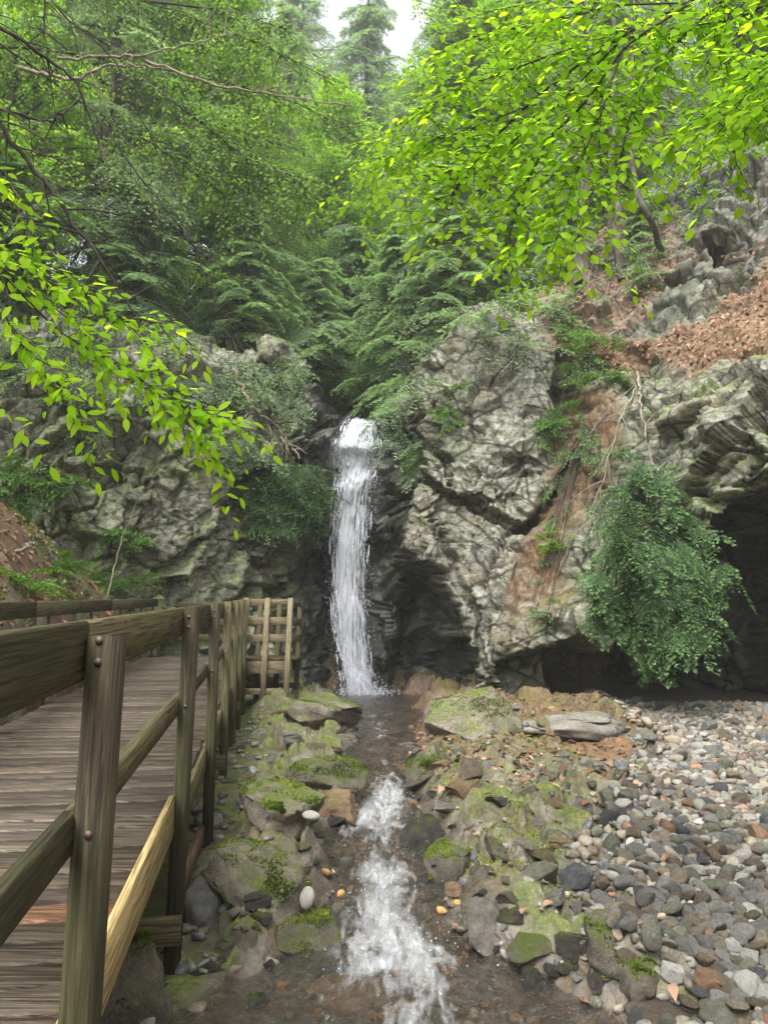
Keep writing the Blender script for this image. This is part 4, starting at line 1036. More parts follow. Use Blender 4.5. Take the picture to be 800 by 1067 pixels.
hanging('hemlock_bough', 'hemlock boughs leaning over the lip of the waterfall from the buttress', 'bough',
        [(425, 415, .5, (150, 270), (-35, 10), .95, 22, 14, 40), (425, 360, .6, (160, 280), (-30, 15), 1.15, 22, 25, 30), (440, 470, .3, (150, 230), (-30, 0), .5, 6, 8, 20)], 'hemlight', .075, 54, 'hemlock boughs over the cliff faces')
hanging('hemlock_bough', 'shaded hemlock boughs across the top of the lit buttress', 'bough',
        [(490, 340, .6, (190, 330), (-35, 10), 1.05, 28, 50, 18), (560, 330, .5, (200, 340), (-40, 5), .9, 14, 25, 20)], 'hem', .075, 55, 'hemlock boughs over the cliff faces')
hanging('hemlock_bough', 'dark hemlock boughs draped on the cliff over the mossy boulder end', 'bough',
        [(40, 370, .6, (230, 340), (-35, 5), 1.0, 20, 50, 25), (120, 330, .7, (220, 340), (-35, 5), 1.1, 22, 40, 25)], 'hem', .075, 56, 'hemlock boughs over the cliff faces')
hanging('leafy_shrub', 'small leafy shrub clinging to the cliff under the beech twigs', 'shrub',
        [(40, 500, .3, (200, 340), (-50, 20), .6, 24, 40, 25), (130, 560, .2, (200, 340), (-50, 20), .4, 12, 20, 15)], 'fern', .075, 57, None, True, .5)
hanging('leafy_shrub', 'low green shrub in the crevice at the head of the gully', 'shrub',
        [(610, 375, .2, (200, 340), (-50, 30), .55, 26, 18, 28), (580, 435, .2, (200, 340), (-40, 20), .35, 8, 10, 15)], 'fern', .07, 58, None, True, .5)
hanging('leafy_shrub', 'bright yellow green fern clump low in the brown gully', 'shrub',
        [(578, 565, .2, (200, 340), (-30, 30), .28, 12, 14, 12)], 'maple', .05, 59, None, True, .4)
hanging('leafy_shrub', 'small green clump on the crest of the lit buttress', 'shrub',
        [(470, 425, .15, (200, 340), (-60, 20), .35, 14, 14, 22), (565, 440, .15, (220, 340), (-60, 0), .35, 8, 8, 14)], 'fern', .06, 60, None, True, .45)
hanging('leafy_shrub', 'small green shrub beside the dark hollow up the litter slope', 'shrub',
        [(665, 285, .2, (220, 340), (-40, 30), .55, 20, 12, 20), (700, 215, .2, (220, 340), (-40, 30), .5, 10, 30, 20)], 'hem', .07, 61, None, True, .4)
hanging('leafy_shrub', 'green brambles and dead grass trailing down the brown gully', 'shrub',
        [(600, 445, .25, (200, 340), (-80, -10), .4, 14, 22, 26), (585, 520, .2, (200, 340), (-80, -10), .35, 10, 18, 30), (560, 610, .2, (200, 340), (-80, 0), .35, 10, 14, 28), (640, 470, .25, (200, 340), (-80, -10), .45, 16, 26, 30), (625, 560, .25, (200, 340), (-80, -10), .4, 12, 20, 40)], 'bush', .05, 71, None, True, .5)
hanging('hemlock_bough', 'pale hemlock boughs hanging low over the cliff just outside the falls', 'bough',
        [(300, 400, .5, (230, 330), (-55, -5), .85, 18, 20, 30), (180, 400, .5, (220, 330), (-50, -5), .7, 10, 30, 25)], 'hemlight', .07, 72, 'hemlock boughs over the cliff faces')
hanging('hemlock_bough', 'grey green hemlock boughs draped down the bare cliff above the boardwalk end', 'bough',
        [(215, 420, .5, (230, 330), (-55, -5), .85, 16, 34, 34), (250, 455, .4, (230, 330), (-60, -10), .7, 12, 22, 22), (120, 420, .5, (220, 330), (-50, 0), .8, 14, 50, 36)], 'hem', .07, 73, 'hemlock boughs over the cliff faces')
hanging('hemlock_bough', 'hemlock boughs trailing over the crag edge among the grey rocks', 'bough',
        [(640, 250, .4, (200, 330), (-45, 10), .8, 12, 40, 30), (740, 180, .4, (200, 330), (-45, 10), .9, 16, 50, 40), (600, 320, .4, (200, 330), (-50, 0), .7, 10, 30, 24)], 'hem', .075, 74, 'hemlock boughs over the cliff faces')
# ------------------------------------------------------------------ stones
def stone_material(name, a, b, c, rough=.75, moss=0.0, wet=0.0):
    t = NT(name); p = t.obj(); rnd = t.n('ObjectInfo').outputs['Random']
    off = t.n('CombineXYZ', {0: t.math('MULTIPLY', rnd, 37.0), 1: t.math('MULTIPLY', rnd, 91.0)}).outputs[0]
    q = t.n('VectorMath', {0: p, 1: off}, operation='ADD').outputs[0]
    n1 = t.noise(q, 3.0, 5, .6); n2 = t.noise(q, 22, 5, .7); n3 = t.noise(q, 70, 3, .7)
    col = t.ramp(n1, [(.3, a), (.5, b), (.7, c)])
    col = t.mix(t.ramp(n2, [(.48, 0.0), (.66, .55)]), col, tuple(min(.5, x * 1.5) for x in c))
    col = t.mix(t.ramp(n3, [(.56, 0.0), (.68, .6)]), col, tuple(x * .4 for x in a))
    if moss:
        up = t.n('SeparateXYZ', {'Vector': t.n('NewGeometry').outputs['Normal']}).outputs[2]
        f = t.math('MULTIPLY', t.ramp(up, [(.3, 0.0), (.85, 1.0)]), t.ramp(t.noise(t.pos(), 5.5, 7, .75), [(.53 - .10 * moss, 0.0), (.66 - .10 * moss, 1.0)]))
        col = t.mix(f, col, t.ramp(t.noise(q, 30, 4, .65), [(.3, (.022, .034, .008)), (.52, (.10, .135, .02)), (.72, (.25, .29, .045))]))
    v = t.n('HueSaturation', {'Value': t.math('ADD', .75, t.math('MULTIPLY', rnd, .5)), 'Color': col}).outputs[0]
    return t.done(v, rough, t.bump(t.math('ADD', n2, t.math('MULTIPLY', n3, .5)), .9, .03), .3 + .3 * wet)
SM = {'grey': stone_material('grey_stone', (.10, .097, .087), (.18, .175, .158), (.26, .253, .232)),
      'dark grey': stone_material('dark_grey_stone', (.035, .037, .04), (.07, .073, .078), (.125, .125, .125), .55),
      'tan': stone_material('tan_stone', (.12, .098, .068), (.20, .17, .122), (.29, .255, .195)),
      'brown': stone_material('brown_stone', (.065, .050, .034), (.12, .094, .066), (.19, .155, .115)),
      'rusty': stone_material('rusty_stone', (.16, .088, .048), (.26, .15, .085), (.35, .23, .145)),
      'pale': stone_material('pale_stone', (.28, .27, .235), (.42, .41, .37), (.54, .53, .49)),
      'greenish': stone_material('greenish_stone', (.08, .086, .06), (.145, .15, .108), (.23, .23, .175)),
      'mossy': stone_material('mossy_slab_rock', (.07, .06, .045), (.14, .12, .09), (.23, .21, .17), .8, 1.0),
      'bare': stone_material('bare_slab_rock', (.09, .08, .066), (.175, .16, .138), (.28, .265, .235), .65, .15),
      'wet': stone_material('wet_dark_rock', (.022, .02, .018), (.05, .045, .04), (.095, .085, .075), .22, .25, 1.0),
      'ochre': stone_material('iron_stained_rock', (.10, .062, .032), (.19, .125, .068), (.28, .21, .135), .7, .25),
      'amber': stone_material('amber_pebble', (.20, .12, .045), (.33, .21, .09), (.42, .29, .14), .5),
      'white': stone_material('white_stone', (.42, .40, .33), (.56, .54, .46), (.66, .64, .57), .7)}
def ico(sub):
    bm = bmesh.new(); bmesh.ops.create_icosphere(bm, subdivisions=sub, radius=1)
    V = np.array([v.co for v in bm.verts]); F = np.array([[v.index for v in f.verts] for f in bm.faces]); bm.free(); return V, F
ICO = {k: ico(k) for k in (1, 2, 3, 4, 5)}
def rock_shape(seed, sub=2, cuts=7, lo=.6, hi=.9, amp=.14, box=0.0, bed=0):
    r = np.random.default_rng(seed); V, F = ICO[sub]; V = V.copy()
    if box: V = np.sign(V) * np.abs(V) ** (1 - box); V /= np.abs(V).max(0)
    o = r.uniform(-50, 50, 3)
    V = V * (1 + amp * fbm(V[:, 0] * 1.2 + o[0], V[:, 1] * 1.2 + o[1], V[:, 2] * 1.2 + o[2], 3))[:, None]
    for _ in range(cuts):
        nrm = unit(r.normal(0, 1, 3)); c = r.uniform(lo, hi); p = V @ nrm
        V = V - np.maximum(0, p - c)[:, None] * nrm
    if bed:
        zz = V[:, 2] * bed + .35 * fbm(V[:, 0] * 2 + o[0], V[:, 1] * 2, None, 2); fl = np.floor(zz)
        sh = 1 - .12 * _h(fl, fl * 0, fl * 0, int(seed) + 3) - .07 * (np.abs(zz - fl - .5) > .40)
        V[:, :2] *= sh[:, None]; V[:, 2] = V[:, 2] * .75 + .25 * (fl + sst(.2, .8, zz - fl)) / bed
    if sub > 2:
        V = V * (1 + .06 * fbm(V[:, 0] * 2.6 + o[1], V[:, 1] * 2.6, V[:, 2] * 2.6, 3, seed=5))[:, None]
        V = V * (1 + .035 * fbm(V[:, 0] * 5 + o[0], V[:, 1] * 5 + o[1], V[:, 2] * 5, 3))[:, None]
    return V / np.abs(V).max(0), F
def rock_mesh(name, seed, mat, **kw):
    V, F = rock_shape(seed, **kw); return mesh_np(name, V, F, SM[mat], kw.get('smooth', True))
MOSSB = leaf_material('moss_tufts', (.03, .05, .008), (.12, .17, .022), (.27, .33, .05), .3, None, .02)
def gz1(x, y): return float(ground_z(np.array([x]), np.array([y]))[0])

# boulders one can point to: px, py of the middle, width and height in the photograph, depth ratio
def boulder(name, label, px, py, w, h, mat, seed, cat='rock', dr=.8, sub=3, cuts=9, lo=.55, hi=.85, box=.35, rz=0, sink=.25, tilt=(0, 0), flat=True):
    sub = min(5, sub + 1)
    g0 = on_ground(px, py + h * .4); Y = g0[1] + .3 * w * g0[1] / 800 * dr
    sx = w / 2 * Y / 800; sz = h / 2 * Y / 800 * (1 + sink); c = at(px, py + h * sink * .35, Y)
    V, F = rock_shape(seed, sub, cuts, lo, hi, .24 if flat else .12, box, 1.5 if flat and seed % 2 else 0)
    me = mesh_np(name, V, F, SM[mat], not flat)
    o = link(name, me, None, c, (R(tilt[0]), R(tilt[1]), R(rz)), (sx, sx * dr, sz)); tag(o, label, cat)
    if mat == 'mossy':
        r = np.random.default_rng(seed + 500); A, B, C = V[F[:, 0]], V[F[:, 1]], V[F[:, 2]]; sc = np.array([sx, sx * dr, sz])
        nr = unit(np.cross((B - A) * sc, (C - A) * sc)); ce = (A + B + C) / 3
        f = np.where((nr[:, 2] > .45) & (fbm(ce[:, 0] * 2 + seed, ce[:, 1] * 2, ce[:, 2] * 2, 3, seed=9) > .02))[0]
        if len(f):
            n_ = int(min(3500, 600 + 16000 * sx * sx)); f = r.choice(f, n_); w = r.dirichlet((1, 1, 1), n_)
            P = (A[f] * w[:, :1] + B[f] * w[:, 1:2] + C[f] * w[:, 2:]) * sc; D = nr[f] * .8 + r.normal(0, .6, (n_, 3))
            Vm, q = blades(P - nr[f] * .002, D, unit(r.normal(0, 1, (n_, 3))), r.uniform(.010, .026, n_), r.uniform(.005, .012, n_))
            mo = link('moss', mesh_np('moss', Vm / sc, q, MOSSB, False, {'tint': np.repeat(np.clip(.33 + .5 * fbm(P[:, 0] * 8, P[:, 1] * 8, P[:, 2] * 8, 2, seed=4) + r.normal(0, .12, n_), 0, 1), 4)}), o)
            mo['kind'] = 'stuff'
    return o
for a in [('boulder', 'low brown and mossy boulder between the lookout bay and the plunge pool', 332, 742, 92, 36, 'mossy', 1, 'boulder', 1.3, 4, 8, .5, .85, .3, 20, .6, (0, 16)),
          ('boulder', 'dark blocky boulder with a flat mossy top standing in the amber pool', 306, 982, 90, 48, 'mossy', 2, 'boulder', .9, 4, 9, .5, .8, .45, 15, .2, (-8, -14)),
          ('boulder', 'broken dark wet slab with moss, tilted against the ledge below the railing', 280, 832, 100, 36, 'mossy', 3, 'boulder', .9, 4, 10, .45, .75, .5, -20, .2, (0, 16)),
          ('boulder', 'grey green bedrock knob in front of the cave beside the pool', 495, 748, 104, 46, 'mossy', 4, 'boulder', 1, 4, 9, .5, .85, .35, 0, .5, (0, -8)),
          ('boulder', 'long low bedrock hump below the lit buttress', 585, 756, 140, 28, 'bare', 5, 'boulder', .8, 4, 10, .5, .85, .4, 8, .5, (0, 5)),
          ('rock', 'pale lichen topped flat slab propped over a dark gap', 562, 911, 52, 26, 'greenish', 6, 'rock', .8, 3, 8, .45, .75, .5, 10, .1, (-12, -10)),
          ('rock', 'black wedge shaped rock beside the pale propped slab', 602, 920, 36, 32, 'dark grey', 7, 'rock', .9, 3, 8, .5, .8, .4, 40),
          ('rock', 'black lump of rock on the mossy edge of the cobble bar', 648, 962, 40, 26, 'dark grey', 8, 'rock', .9, 3, 8, .5, .8, .4, 70),
          ('rock', 'orange rust coloured block lowest on the cobble bar', 743, 1028, 34, 28, 'rusty', 9, 'rock', .9, 3, 8, .6, .85, .35, 25),
          ('rock', 'pale rounded stone next to the orange block', 778, 1030, 32, 28, 'pale', 10, 'rock', .9, 3, 5, .7, .9, .1, 0, .2, (0, 0), False),
          ('rock', 'large smooth grey stone under the orange block', 756, 1056, 58, 34, 'greenish', 11, 'rock', .9, 3, 3, .75, .95, .05, 0, .2, (0, 0), False),
          ('rock', 'low brown stone at the water line near the large grey stone', 690, 1060, 66, 24, 'brown', 12, 'rock', .8, 3, 4, .7, .9, .1, 10, .2, (0, 0), False),
          ('rock', 'shining wet pale rock in the side trickle under the boardwalk posts', 214, 945, 44, 52, 'grey', 13, 'rock', .9, 3, 7, .5, .8, .3, 30),
          ('boulder', 'big dark mossy boulder in the shade under the new yellow board', 128, 1030, 100, 110, 'mossy', 14, 'boulder', .9, 4, 7, .55, .85, .25, 0),
          ('rock', 'grey rounded stone at the foot of the boardwalk posts', 218, 856, 30, 20, 'grey', 15, 'rock', .9, 3, 4, .7, .9, .1, 0, .2, (0, 0), False),
          ('rock', 'wet purplish slab sloping into the stream below the mossy ledge', 505, 965, 62, 44, 'bare', 16, 'rock', .9, 3, 9, .45, .75, .45, 30, .3, (0, 14)),
          ('rock', 'mossy angular slab at the lower edge of the ledge by the cobbles', 640, 985, 92, 40, 'mossy', 17, 'rock', .8, 3, 9, .5, .8, .5, -12, .3, (0, 10)),
          ('rock', 'mossy dark stone between the orange block and the water', 668, 1012, 60, 36, 'mossy', 18, 'rock', .9, 3, 8, .55, .85, .35, 30),
          ('rock', 'smooth brown boulder just under the water of the shallow pool', 362, 1036, 84, 26, 'amber', 19, 'rock', .8, 3, 3, .75, .95, .1, 0, .5, (0, 0), False),
          ('rock', 'brown block on the ledge where the cascade begins', 488, 805, 26, 26, 'brown', 20, 'rock', .9, 3, 8, .5, .8, .4, 15),
          ('rock', 'flat mossy ledge rock right where the stream bends by the cascade', 445, 800, 52, 26, 'mossy', 21, 'rock', .9, 3, 8, .5, .8, .5, 15, .3),
          ('rock', 'dark wet rock the cascade slides around', 440, 872, 44, 40, 'wet', 22, 'rock', .9, 3, 8, .55, .85, .35, 15, .3),
          ('rock', 'wet mossy shelf rock opposite the white ribbed stone', 470, 905, 60, 50, 'mossy', 23, 'rock', .9, 3, 9, .5, .8, .45, -18, .3, (0, 12)),
          ('boulder', 'grey green boulder at the water edge above the white flat stone', 340, 808, 90, 32, 'mossy', 24, 'boulder', .9, 4, 7, .6, .85, .25, 10, .3),
          ('boulder', 'brown stained ledge block next to the white flat stone', 352, 838, 56, 28, 'ochre', 25, 'boulder', .9, 3, 8, .55, .85, .3, -10, .3),
          ('boulder', 'long mossy ledge rock running down toward the white ribbed stone', 280, 912, 116, 46, 'mossy', 26, 'boulder', 1.0, 4, 9, .5, .8, .4, -28, .3, (0, 16)),
          ('rock', 'mossy stone in the shade below the railing posts', 255, 975, 44, 34, 'mossy', 27, 'rock', .9, 3, 7, .6, .85, .3, 0, .3)]:
    boulder(*a)
# slabs broken from the ledges
def inside(px, py, poly): return float(sdf(np.array([px]), np.array([py]), poly)[0]) > 0
LL = [(212, 900), (240, 780), (300, 735), (372, 770), (392, 812), (345, 880), (335, 960), (235, 985)]
RL = [(436, 830), (455, 745), (520, 735), (690, 750), (690, 790), (600, 850), (588, 900), (660, 985), (640, 1040), (520, 1010), (462, 900)]
SLAB = {}
for m in ('mossy', 'bare', 'ochre', 'wet'):
    SLAB[m] = [rock_mesh('slab', 400 + i * 7, m, sub=4, cuts=11, lo=.42, hi=.8, amp=.24, box=.5, bed=1.6) for i in range(6)]
    for me in SLAB[m]: me.polygons.foreach_set('use_smooth', np.zeros(len(me.polygons), bool))
LAND = [(320, 934, 'by the white ribbed stone'), (324, 850, 'near the white flat stone'), (562, 911, 'near the pale propped slab'), (743, 1028, 'near the orange block'),
        (672, 690, 'under the trailing bush'), (326, 722, 'by the low brown boulder'), (490, 744, 'by the greenish bedrock knob'), (306, 978, 'by the flat topped boulder'),
        (780, 760, 'at the mouth of the cave'), (700, 860, 'amid the cobble bar'), (620, 860, 'along the ledge side of the cobbles'), (775, 900, 'on the outer cobbles'),
        (610, 1030, 'at the lower pool edge'), (690, 770, 'by the dry red twigs'), (640, 965, 'beside the black lump of rock'), (440, 830, 'beside the cascade'), (520, 850, 'on the mossy ledge'),
        (230, 850, 'by the railing posts'), (560, 780, 'on the brown ledge before the cave'), (390, 770, 'at the neck above the cascade'), (290, 790, 'below the lookout bay'), (480, 990, 'in the foaming water at the ledge foot')]
def near_what(px, py): return min(LAND, key=lambda q: (q[0] - px) ** 2 + 1.6 * (q[1] - py) ** 2)[2]
r = np.random.default_rng(77); used = []; seen_lab = {}
SLW = {'mossy': 'moss covered', 'bare': 'bare grey', 'ochre': 'iron brown', 'wet': 'dark wet'}
tries = 0
while len(used) < 135 and tries < 4000:
    tries += 1
    poly = LL if r.random() < .38 else RL
    px, py = (r.uniform(210, 395), r.uniform(735, 985)) if poly is LL else (r.uniform(436, 690), r.uniform(735, 1040))
    if not inside(px, py, poly): continue
    w = r.uniform(12, 52) * (.55 + .5 * (py - 735) / 300)
    if any((px - a) ** 2 + (1.7 * (py - b)) ** 2 < (.48 * (w + c)) ** 2 for a, b, c in used): continue
    used.append((px, py, w))
    p = on_ground(px, py); s = w / 2 * p[1] / 800
    edge = abs(p[0] - np.interp(p[1], CY, CX)) - np.interp(p[1], CY, CH) < .22
    m = 'wet' if edge and r.random() < .75 else r.choice(['mossy', 'bare', 'ochre'], p=[.45, .35, .2])
    hz = r.uniform(.35, .7)
    sizew = 'small' if s < .07 else ('broad' if s > .15 else 'middling')
    lab = f'{sizew} {SLW[m]} {"flat" if hz < .48 else "blocky"} rock slab {near_what(px, py)}'
    o = link('broken_rock', SLAB[m][r.integers(6)], None, p + np.array([0, s * .3, s * hz * .15]), (R(r.normal(-4, 9)), R(r.normal(9 if poly is RL else -6, 9)), R(24 + r.normal(0, 22) + 180 * r.integers(2))), (s * 1.15, s * r.uniform(.7, 1.1), s * hz))
    tag(o, lab, 'rock', 'broken slabs on the stream ledges')

# stones in and beside the running water
for i in range(70):
    Y = r.uniform(3.35, 8.5) if i < 50 else r.uniform(8.5, 15.5); c, h = np.interp(Y, CY, CX), np.interp(Y, CY, CH)
    sd = r.choice([-1, 1]); x = c + sd * h * abs(r.normal(.95, .16)); s = r.uniform(.025, .085) * (1 if Y < 8.5 else 1.5)
    z = max(gz1(x, Y), float(water_z(Y)) - s * .3); px, py = to_px(x, Y, z)
    if not (200 < px < 660): continue
    m = r.choice(['wet', 'mossy', 'ochre', 'bare'], p=[.5, .2, .15, .15])
    o = link('stream_rock', SLAB[m][r.integers(6)], None, (x, Y, z), (r.normal(0, .2), r.normal(0, .2), r.uniform(0, 6)), (s, s * r.uniform(.7, 1.2), s * r.uniform(.5, .9)))
    tag(o, f'{"small" if s < .055 else "medium" if s < .085 else "large"} {SLW[m]} stream rock {near_what(px, py)}', 'rock', 'rocks washed by the stream')

bpy.context.view_layer.update()
# two white stones
for px, py, w, h, nm, lab in ((320, 936, 15, 22, 'white_stone', 'white egg shaped ribbed stone standing on the mossy ledge'), (324, 850, 18, 9, 'white_stone', 'white flat oval stone lying near the cascade')):
    V, F = rock_shape(77 + w, 3, 0, amp=.04); a_ = np.arctan2(V[:, 1], V[:, 0]); V[:, :2] *= (1 + .035 * np.cos(a_ * 11))[:, None] if h > 20 else 1
    dg = bpy.context.evaluated_depsgraph_get(); Y = on_ground(px, py)[1]
    for fx_ in (-.45, 0, .45):
        for fy_ in (-.45, 0, .45):
            hit = S.ray_cast(dg, (0, 0, EYE), (Vector(at(px + fx_ * w, py + fy_ * h, 1.0)) - Vector((0, 0, EYE))).normalized())
            if hit[0]: Y = min(Y, hit[1].y)
    Y -= w * .3 * Y / 800
    o = link(nm, mesh_np(nm, V, F, SM['white'], True), None, at(px, py, Y), (0, R(8), 0), (w / 2 * Y / 800, w / 2 * Y / 800, h / 2 * Y / 800)); tag(o, lab, 'stone')

# cobble bar: dart throwing, largest first
rad = np.sort(np.concatenate([rng.uniform(.08, .14, 500), rng.uniform(.045, .08, 3000), rng.uniform(.016, .05, 110000)]))[::-1]
hsh = {}; STN = []
for q in rad:
    Y = 2.9 + 10.6 * rng.random() ** 1.5
    b = np.interp(Y, [1, 3.9, 5, 6.5, 9, 11.5, 20], [1.2, 1.2, 1.3, 2.0, 3.0, 3.6, 4.2])
    x = rng.uniform(b - .15, min(8, .53 * Y + .6))
    if q < .03 and Y > 7.5: continue
    if q > .030 + .0085 * Y: continue
    if x < b and rng.random() < .45: continue
    k = (int(x / .3), int(Y / .3)); ok = True
    for i in (-1, 0, 1):
        for j in (-1, 0, 1):
            for (a, c, d) in hsh.get((k[0] + i, k[1] + j), ()):
                if (a - x) ** 2 + (c - Y) ** 2 < (.64 * (q + d)) ** 2: ok = False; break
            if not ok: break
        if not ok: break
    if not ok: continue
    hsh.setdefault(k, []).append((x, Y, q)); STN.append((x, Y, q))
STN = np.array(STN); STZ = ground_z(STN[:, 0], STN[:, 1])
px_, py_ = to_px(STN[:, 0], STN[:, 1], STZ)
vis = (px_ > -10) & (px_ < 808) & (py_ < 1075)
score = np.where(vis, STN[:, 2] / STN[:, 1], 0); order = np.argsort(-score)
CN = ['grey', 'dark grey', 'tan', 'brown', 'rusty', 'pale', 'greenish']; CPR = [.33, .10, .20, .18, .035, .045, .11]
PRO = {c: [rock_mesh('cobble', 800 + 13 * i, c, sub=3, cuts=8 + i % 5, lo=.5, hi=.9, amp=.2, box=.15 * (i % 3)) for i in range(9)] for c in CN}
for i in order[:290]:
    x, Y, q = STN[i]; cn = rng.choice(CN, p=CPR); e = rng.uniform(.75, 1.0); hz = rng.uniform(.45, .85)
    o = link('cobble', PRO[cn][rng.integers(9)], None, (x, Y, STZ[i] + q * hz * rng.uniform(.45, .85)), (rng.normal(0, .34), rng.normal(0, .34), rng.uniform(0, 6.28)), (q * 1.12, q * e, q * hz))
    sh = 'flat' if hz < .56 else 'long' if e < .82 else 'rounded' if hz > .72 else 'lumpy'
    szw = 'small' if q < .06 else 'large' if q > .095 else 'medium'
    tag(o, f'{szw} {sh} {cn} cobble {near_what(px_[i], py_[i])}', 'cobble', 'cobbles on the stony bar')
base = [rock_shape(900 + i, 2, 9, .45, .86, .22)[0] for i in range(10)]; FB = ICO[2][1]
CC = {'grey': (.18, .175, .155), 'dark grey': (.075, .078, .082), 'tan': (.23, .197, .143), 'brown': (.115, .09, .064), 'rusty': (.24, .14, .08), 'pale': (.34, .33, .29), 'greenish': (.14, .145, .105)}
t = NT('small_cobbles'); p = t.pos(); n2 = t.noise(p, 30, 5, .7)
col = t.mix(t.ramp(n2, [(.5, 0.0), (.68, .5)]), t.attr('stone').outputs['Color'], (.33, .32, .285)); col = t.mix(t.ramp(t.noise(p, 75, 3, .7), [(.55, 0.0), (.68, .7)]), col, (.04, .036, .03))
M['cobbles'] = t.done(col, .75, t.bump(n2, .6, .012), .3)
g = Geo(); rest = order[290:]
def add_stone(x, y, z, q, cn, sq=None):
    hz = rng.uniform(.42, .85) if sq is None else sq; a = rng.uniform(0, 6.28); tx = rng.normal(0, .42)
    V = base[rng.integers(10)] * np.array([q * 1.12, q * rng.uniform(.7, 1), q * hz])
    V = V @ np.array([[math.cos(a), math.sin(a), 0], [-math.sin(a), math.cos(a), 0], [0, 0, 1]]) @ np.array([[1, 0, 0], [0, math.cos(tx), -math.sin(tx)], [0, math.sin(tx), math.cos(tx)]])
    g.add(V + np.array([x, y, z + q * hz * rng.uniform(.15, .75)]), FB, (*(np.array(CC[cn]) * rng.uniform(.65, 1.25)), 1))
for i in rest: add_stone(STN[i, 0], STN[i, 1], STZ[i], STN[i, 2], rng.choice(CN, p=CPR))
tag(link('small_cobbles', g.mesh('small_cobbles', M['cobbles'], True, 'stone')), kind='stuff')
# pebbles lying on the stream bed, on the ledges and under the boardwalk
g = Geo()
CC['amber'] = (.36, .21, .07); ST2 = []
for i in range(2000):
    Y = 3.0 + 9 * rng.random() ** 1.6; c, h = np.interp(Y, CY, CX), np.interp(Y, CY, CH)
    if i < 1100: x = c + rng.uniform(-.95, .95) * h; q = rng.uniform(.012, .036); cn = rng.choice(['amber', 'brown', 'tan', 'dark grey', 'rusty'], p=[.4, .25, .1, .15, .1])
    elif i < 1400: x = rail_x(Y) + rng.uniform(-.1, .55); q = rng.uniform(.012, .05); cn = rng.choice(['dark grey', 'brown', 'greenish', 'grey'])
    else: x = c + h + rng.uniform(-.1, 1.6); q = rng.uniform(.010, .036); cn = rng.choice(['dark grey', 'brown', 'brown', 'greenish', 'grey', 'tan'])
    add_stone(x, Y, 0, q, cn); ST2.append((x, Y))
ST2 = np.array(ST2); zz = ground_z(ST2[:, 0], ST2[:, 1])
for k in range(len(g.V)): g.V[k][:, 2] += zz[k]
tag(link('stream_pebbles', g.mesh('stream_pebbles', M['cobbles'], True, 'stone')), kind='stuff')

# ------------------------------------------------------------------ fallen leaves, moss, dead wood, ferns
t = NT('fallen_leaves'); f = t.attr('tint').outputs['Fac']
M['litter'] = t.done(t.ramp(f, [(.0, (.04, .022, .014)), (.4, (.14, .07, .042)), (.7, (.22, .125, .078)), (1, (.34, .24, .17))]), .8, None, .2)
Pl, Nl = [], []
ii = rng.integers(0, zl.shape[0], 400000), rng.integers(0, zl.shape[1], 400000)
ar = np.sqrt(1 + np.gradient(PY, cx, axis=0) ** 2 + np.gradient(PY, cz, axis=1) ** 2)
keep = (zl[ii] > .3) & (rng.random(400000) < zl[ii] * ar[ii] * .10) & (PY[ii] < 20); ii = (ii[0][keep], ii[1][keep])
Pl.append(np.stack([PX[ii], PY[ii], PZ[ii]], 1) + np.stack([NX[ii], NY[ii], NZ[ii]], 1) * .015); Nl.append(np.stack([NX[ii], NY[ii], NZ[ii]], 1))
x = rng.uniform(-7, -2.5, 6000); y = rng.uniform(4, 15, 6000); k = (rail_x(y) - 1.75 > x); x, y = x[k], y[k]
Pl.append(np.stack([x, y, ground_z(x, y) + .012], 1)); Nl.append(np.tile([.4, -.2, .9], (len(x), 1)))
y = 3.2 + 9.8 * rng.random(2600); x = rng.uniform(.4, 5, 2600); k = x < .5 * y; x, y = x[k], y[k]
k = (y > 6) | (rng.random(len(x)) < .25); x, y = x[k], y[k]
Pl.append(np.stack([x, y, ground_z(x, y) + .02], 1)); Nl.append(np.tile([0, 0, 1.0], (len(x), 1)))
Pl, Nl = np.concatenate(Pl), np.concatenate(Nl); m = len(Pl)
D_ = rng.normal(0, 1, (m, 3)); Nl = unit(Nl); D_ -= (D_ * Nl).sum(1)[:, None] * Nl
V, q, tr = broad(Pl, D_, unit(Nl + rng.normal(0, .3, (m, 3))), rng.uniform(.06, .13, m), rng.uniform(.035, .065, m), .1, .25)
tag(link('leaf_litter', mesh_np('leaf_litter', V, [q, tr], M['litter'], False, {'tint': np.repeat(np.clip(rng.normal(.5, .25, m), 0, 1), 8)})), kind='stuff')
M['mossb'] = MOSSB
y = 3.3 + 9.5 * rng.random(90000) ** 1.4; x = rng.uniform(-2.2, 3.4, 90000)
d_ = np.abs(x - np.interp(y, CY, CX)) - np.interp(y, CY, CH)
k = (d_ > .12) & (x > rail_x(y) + .1) & (fbm(x * 1.5, y * 1.2, seed=303, oct=4) > .14) & (x < np.interp(y, [1, 3.9, 5, 6.5, 9, 11.5, 20], [1.2, 1.2, 1.3, 2.0, 3.0, 3.6, 4.2]) - .1)
x, y = x[k], y[k]; m = len(x)
P_ = np.stack([x, y, ground_z(x, y) - .004], 1); D_ = rng.normal(0, .8, (m, 3)) + np.array([0, 0, .9])
V, q = blades(P_, D_, unit(rng.normal(0, 1, (m, 3))), rng.uniform(.014, .034, m), rng.uniform(.007, .015, m))
tag(link('moss_tufts', mesh_np('moss_tufts', V, q, M['mossb'], False, {'tint': np.repeat(np.clip(.5 + .5 * fbm(x * 4, y * 4, seed=304) + rng.normal(0, .12, m), 0, 1), 4)})), kind='stuff')

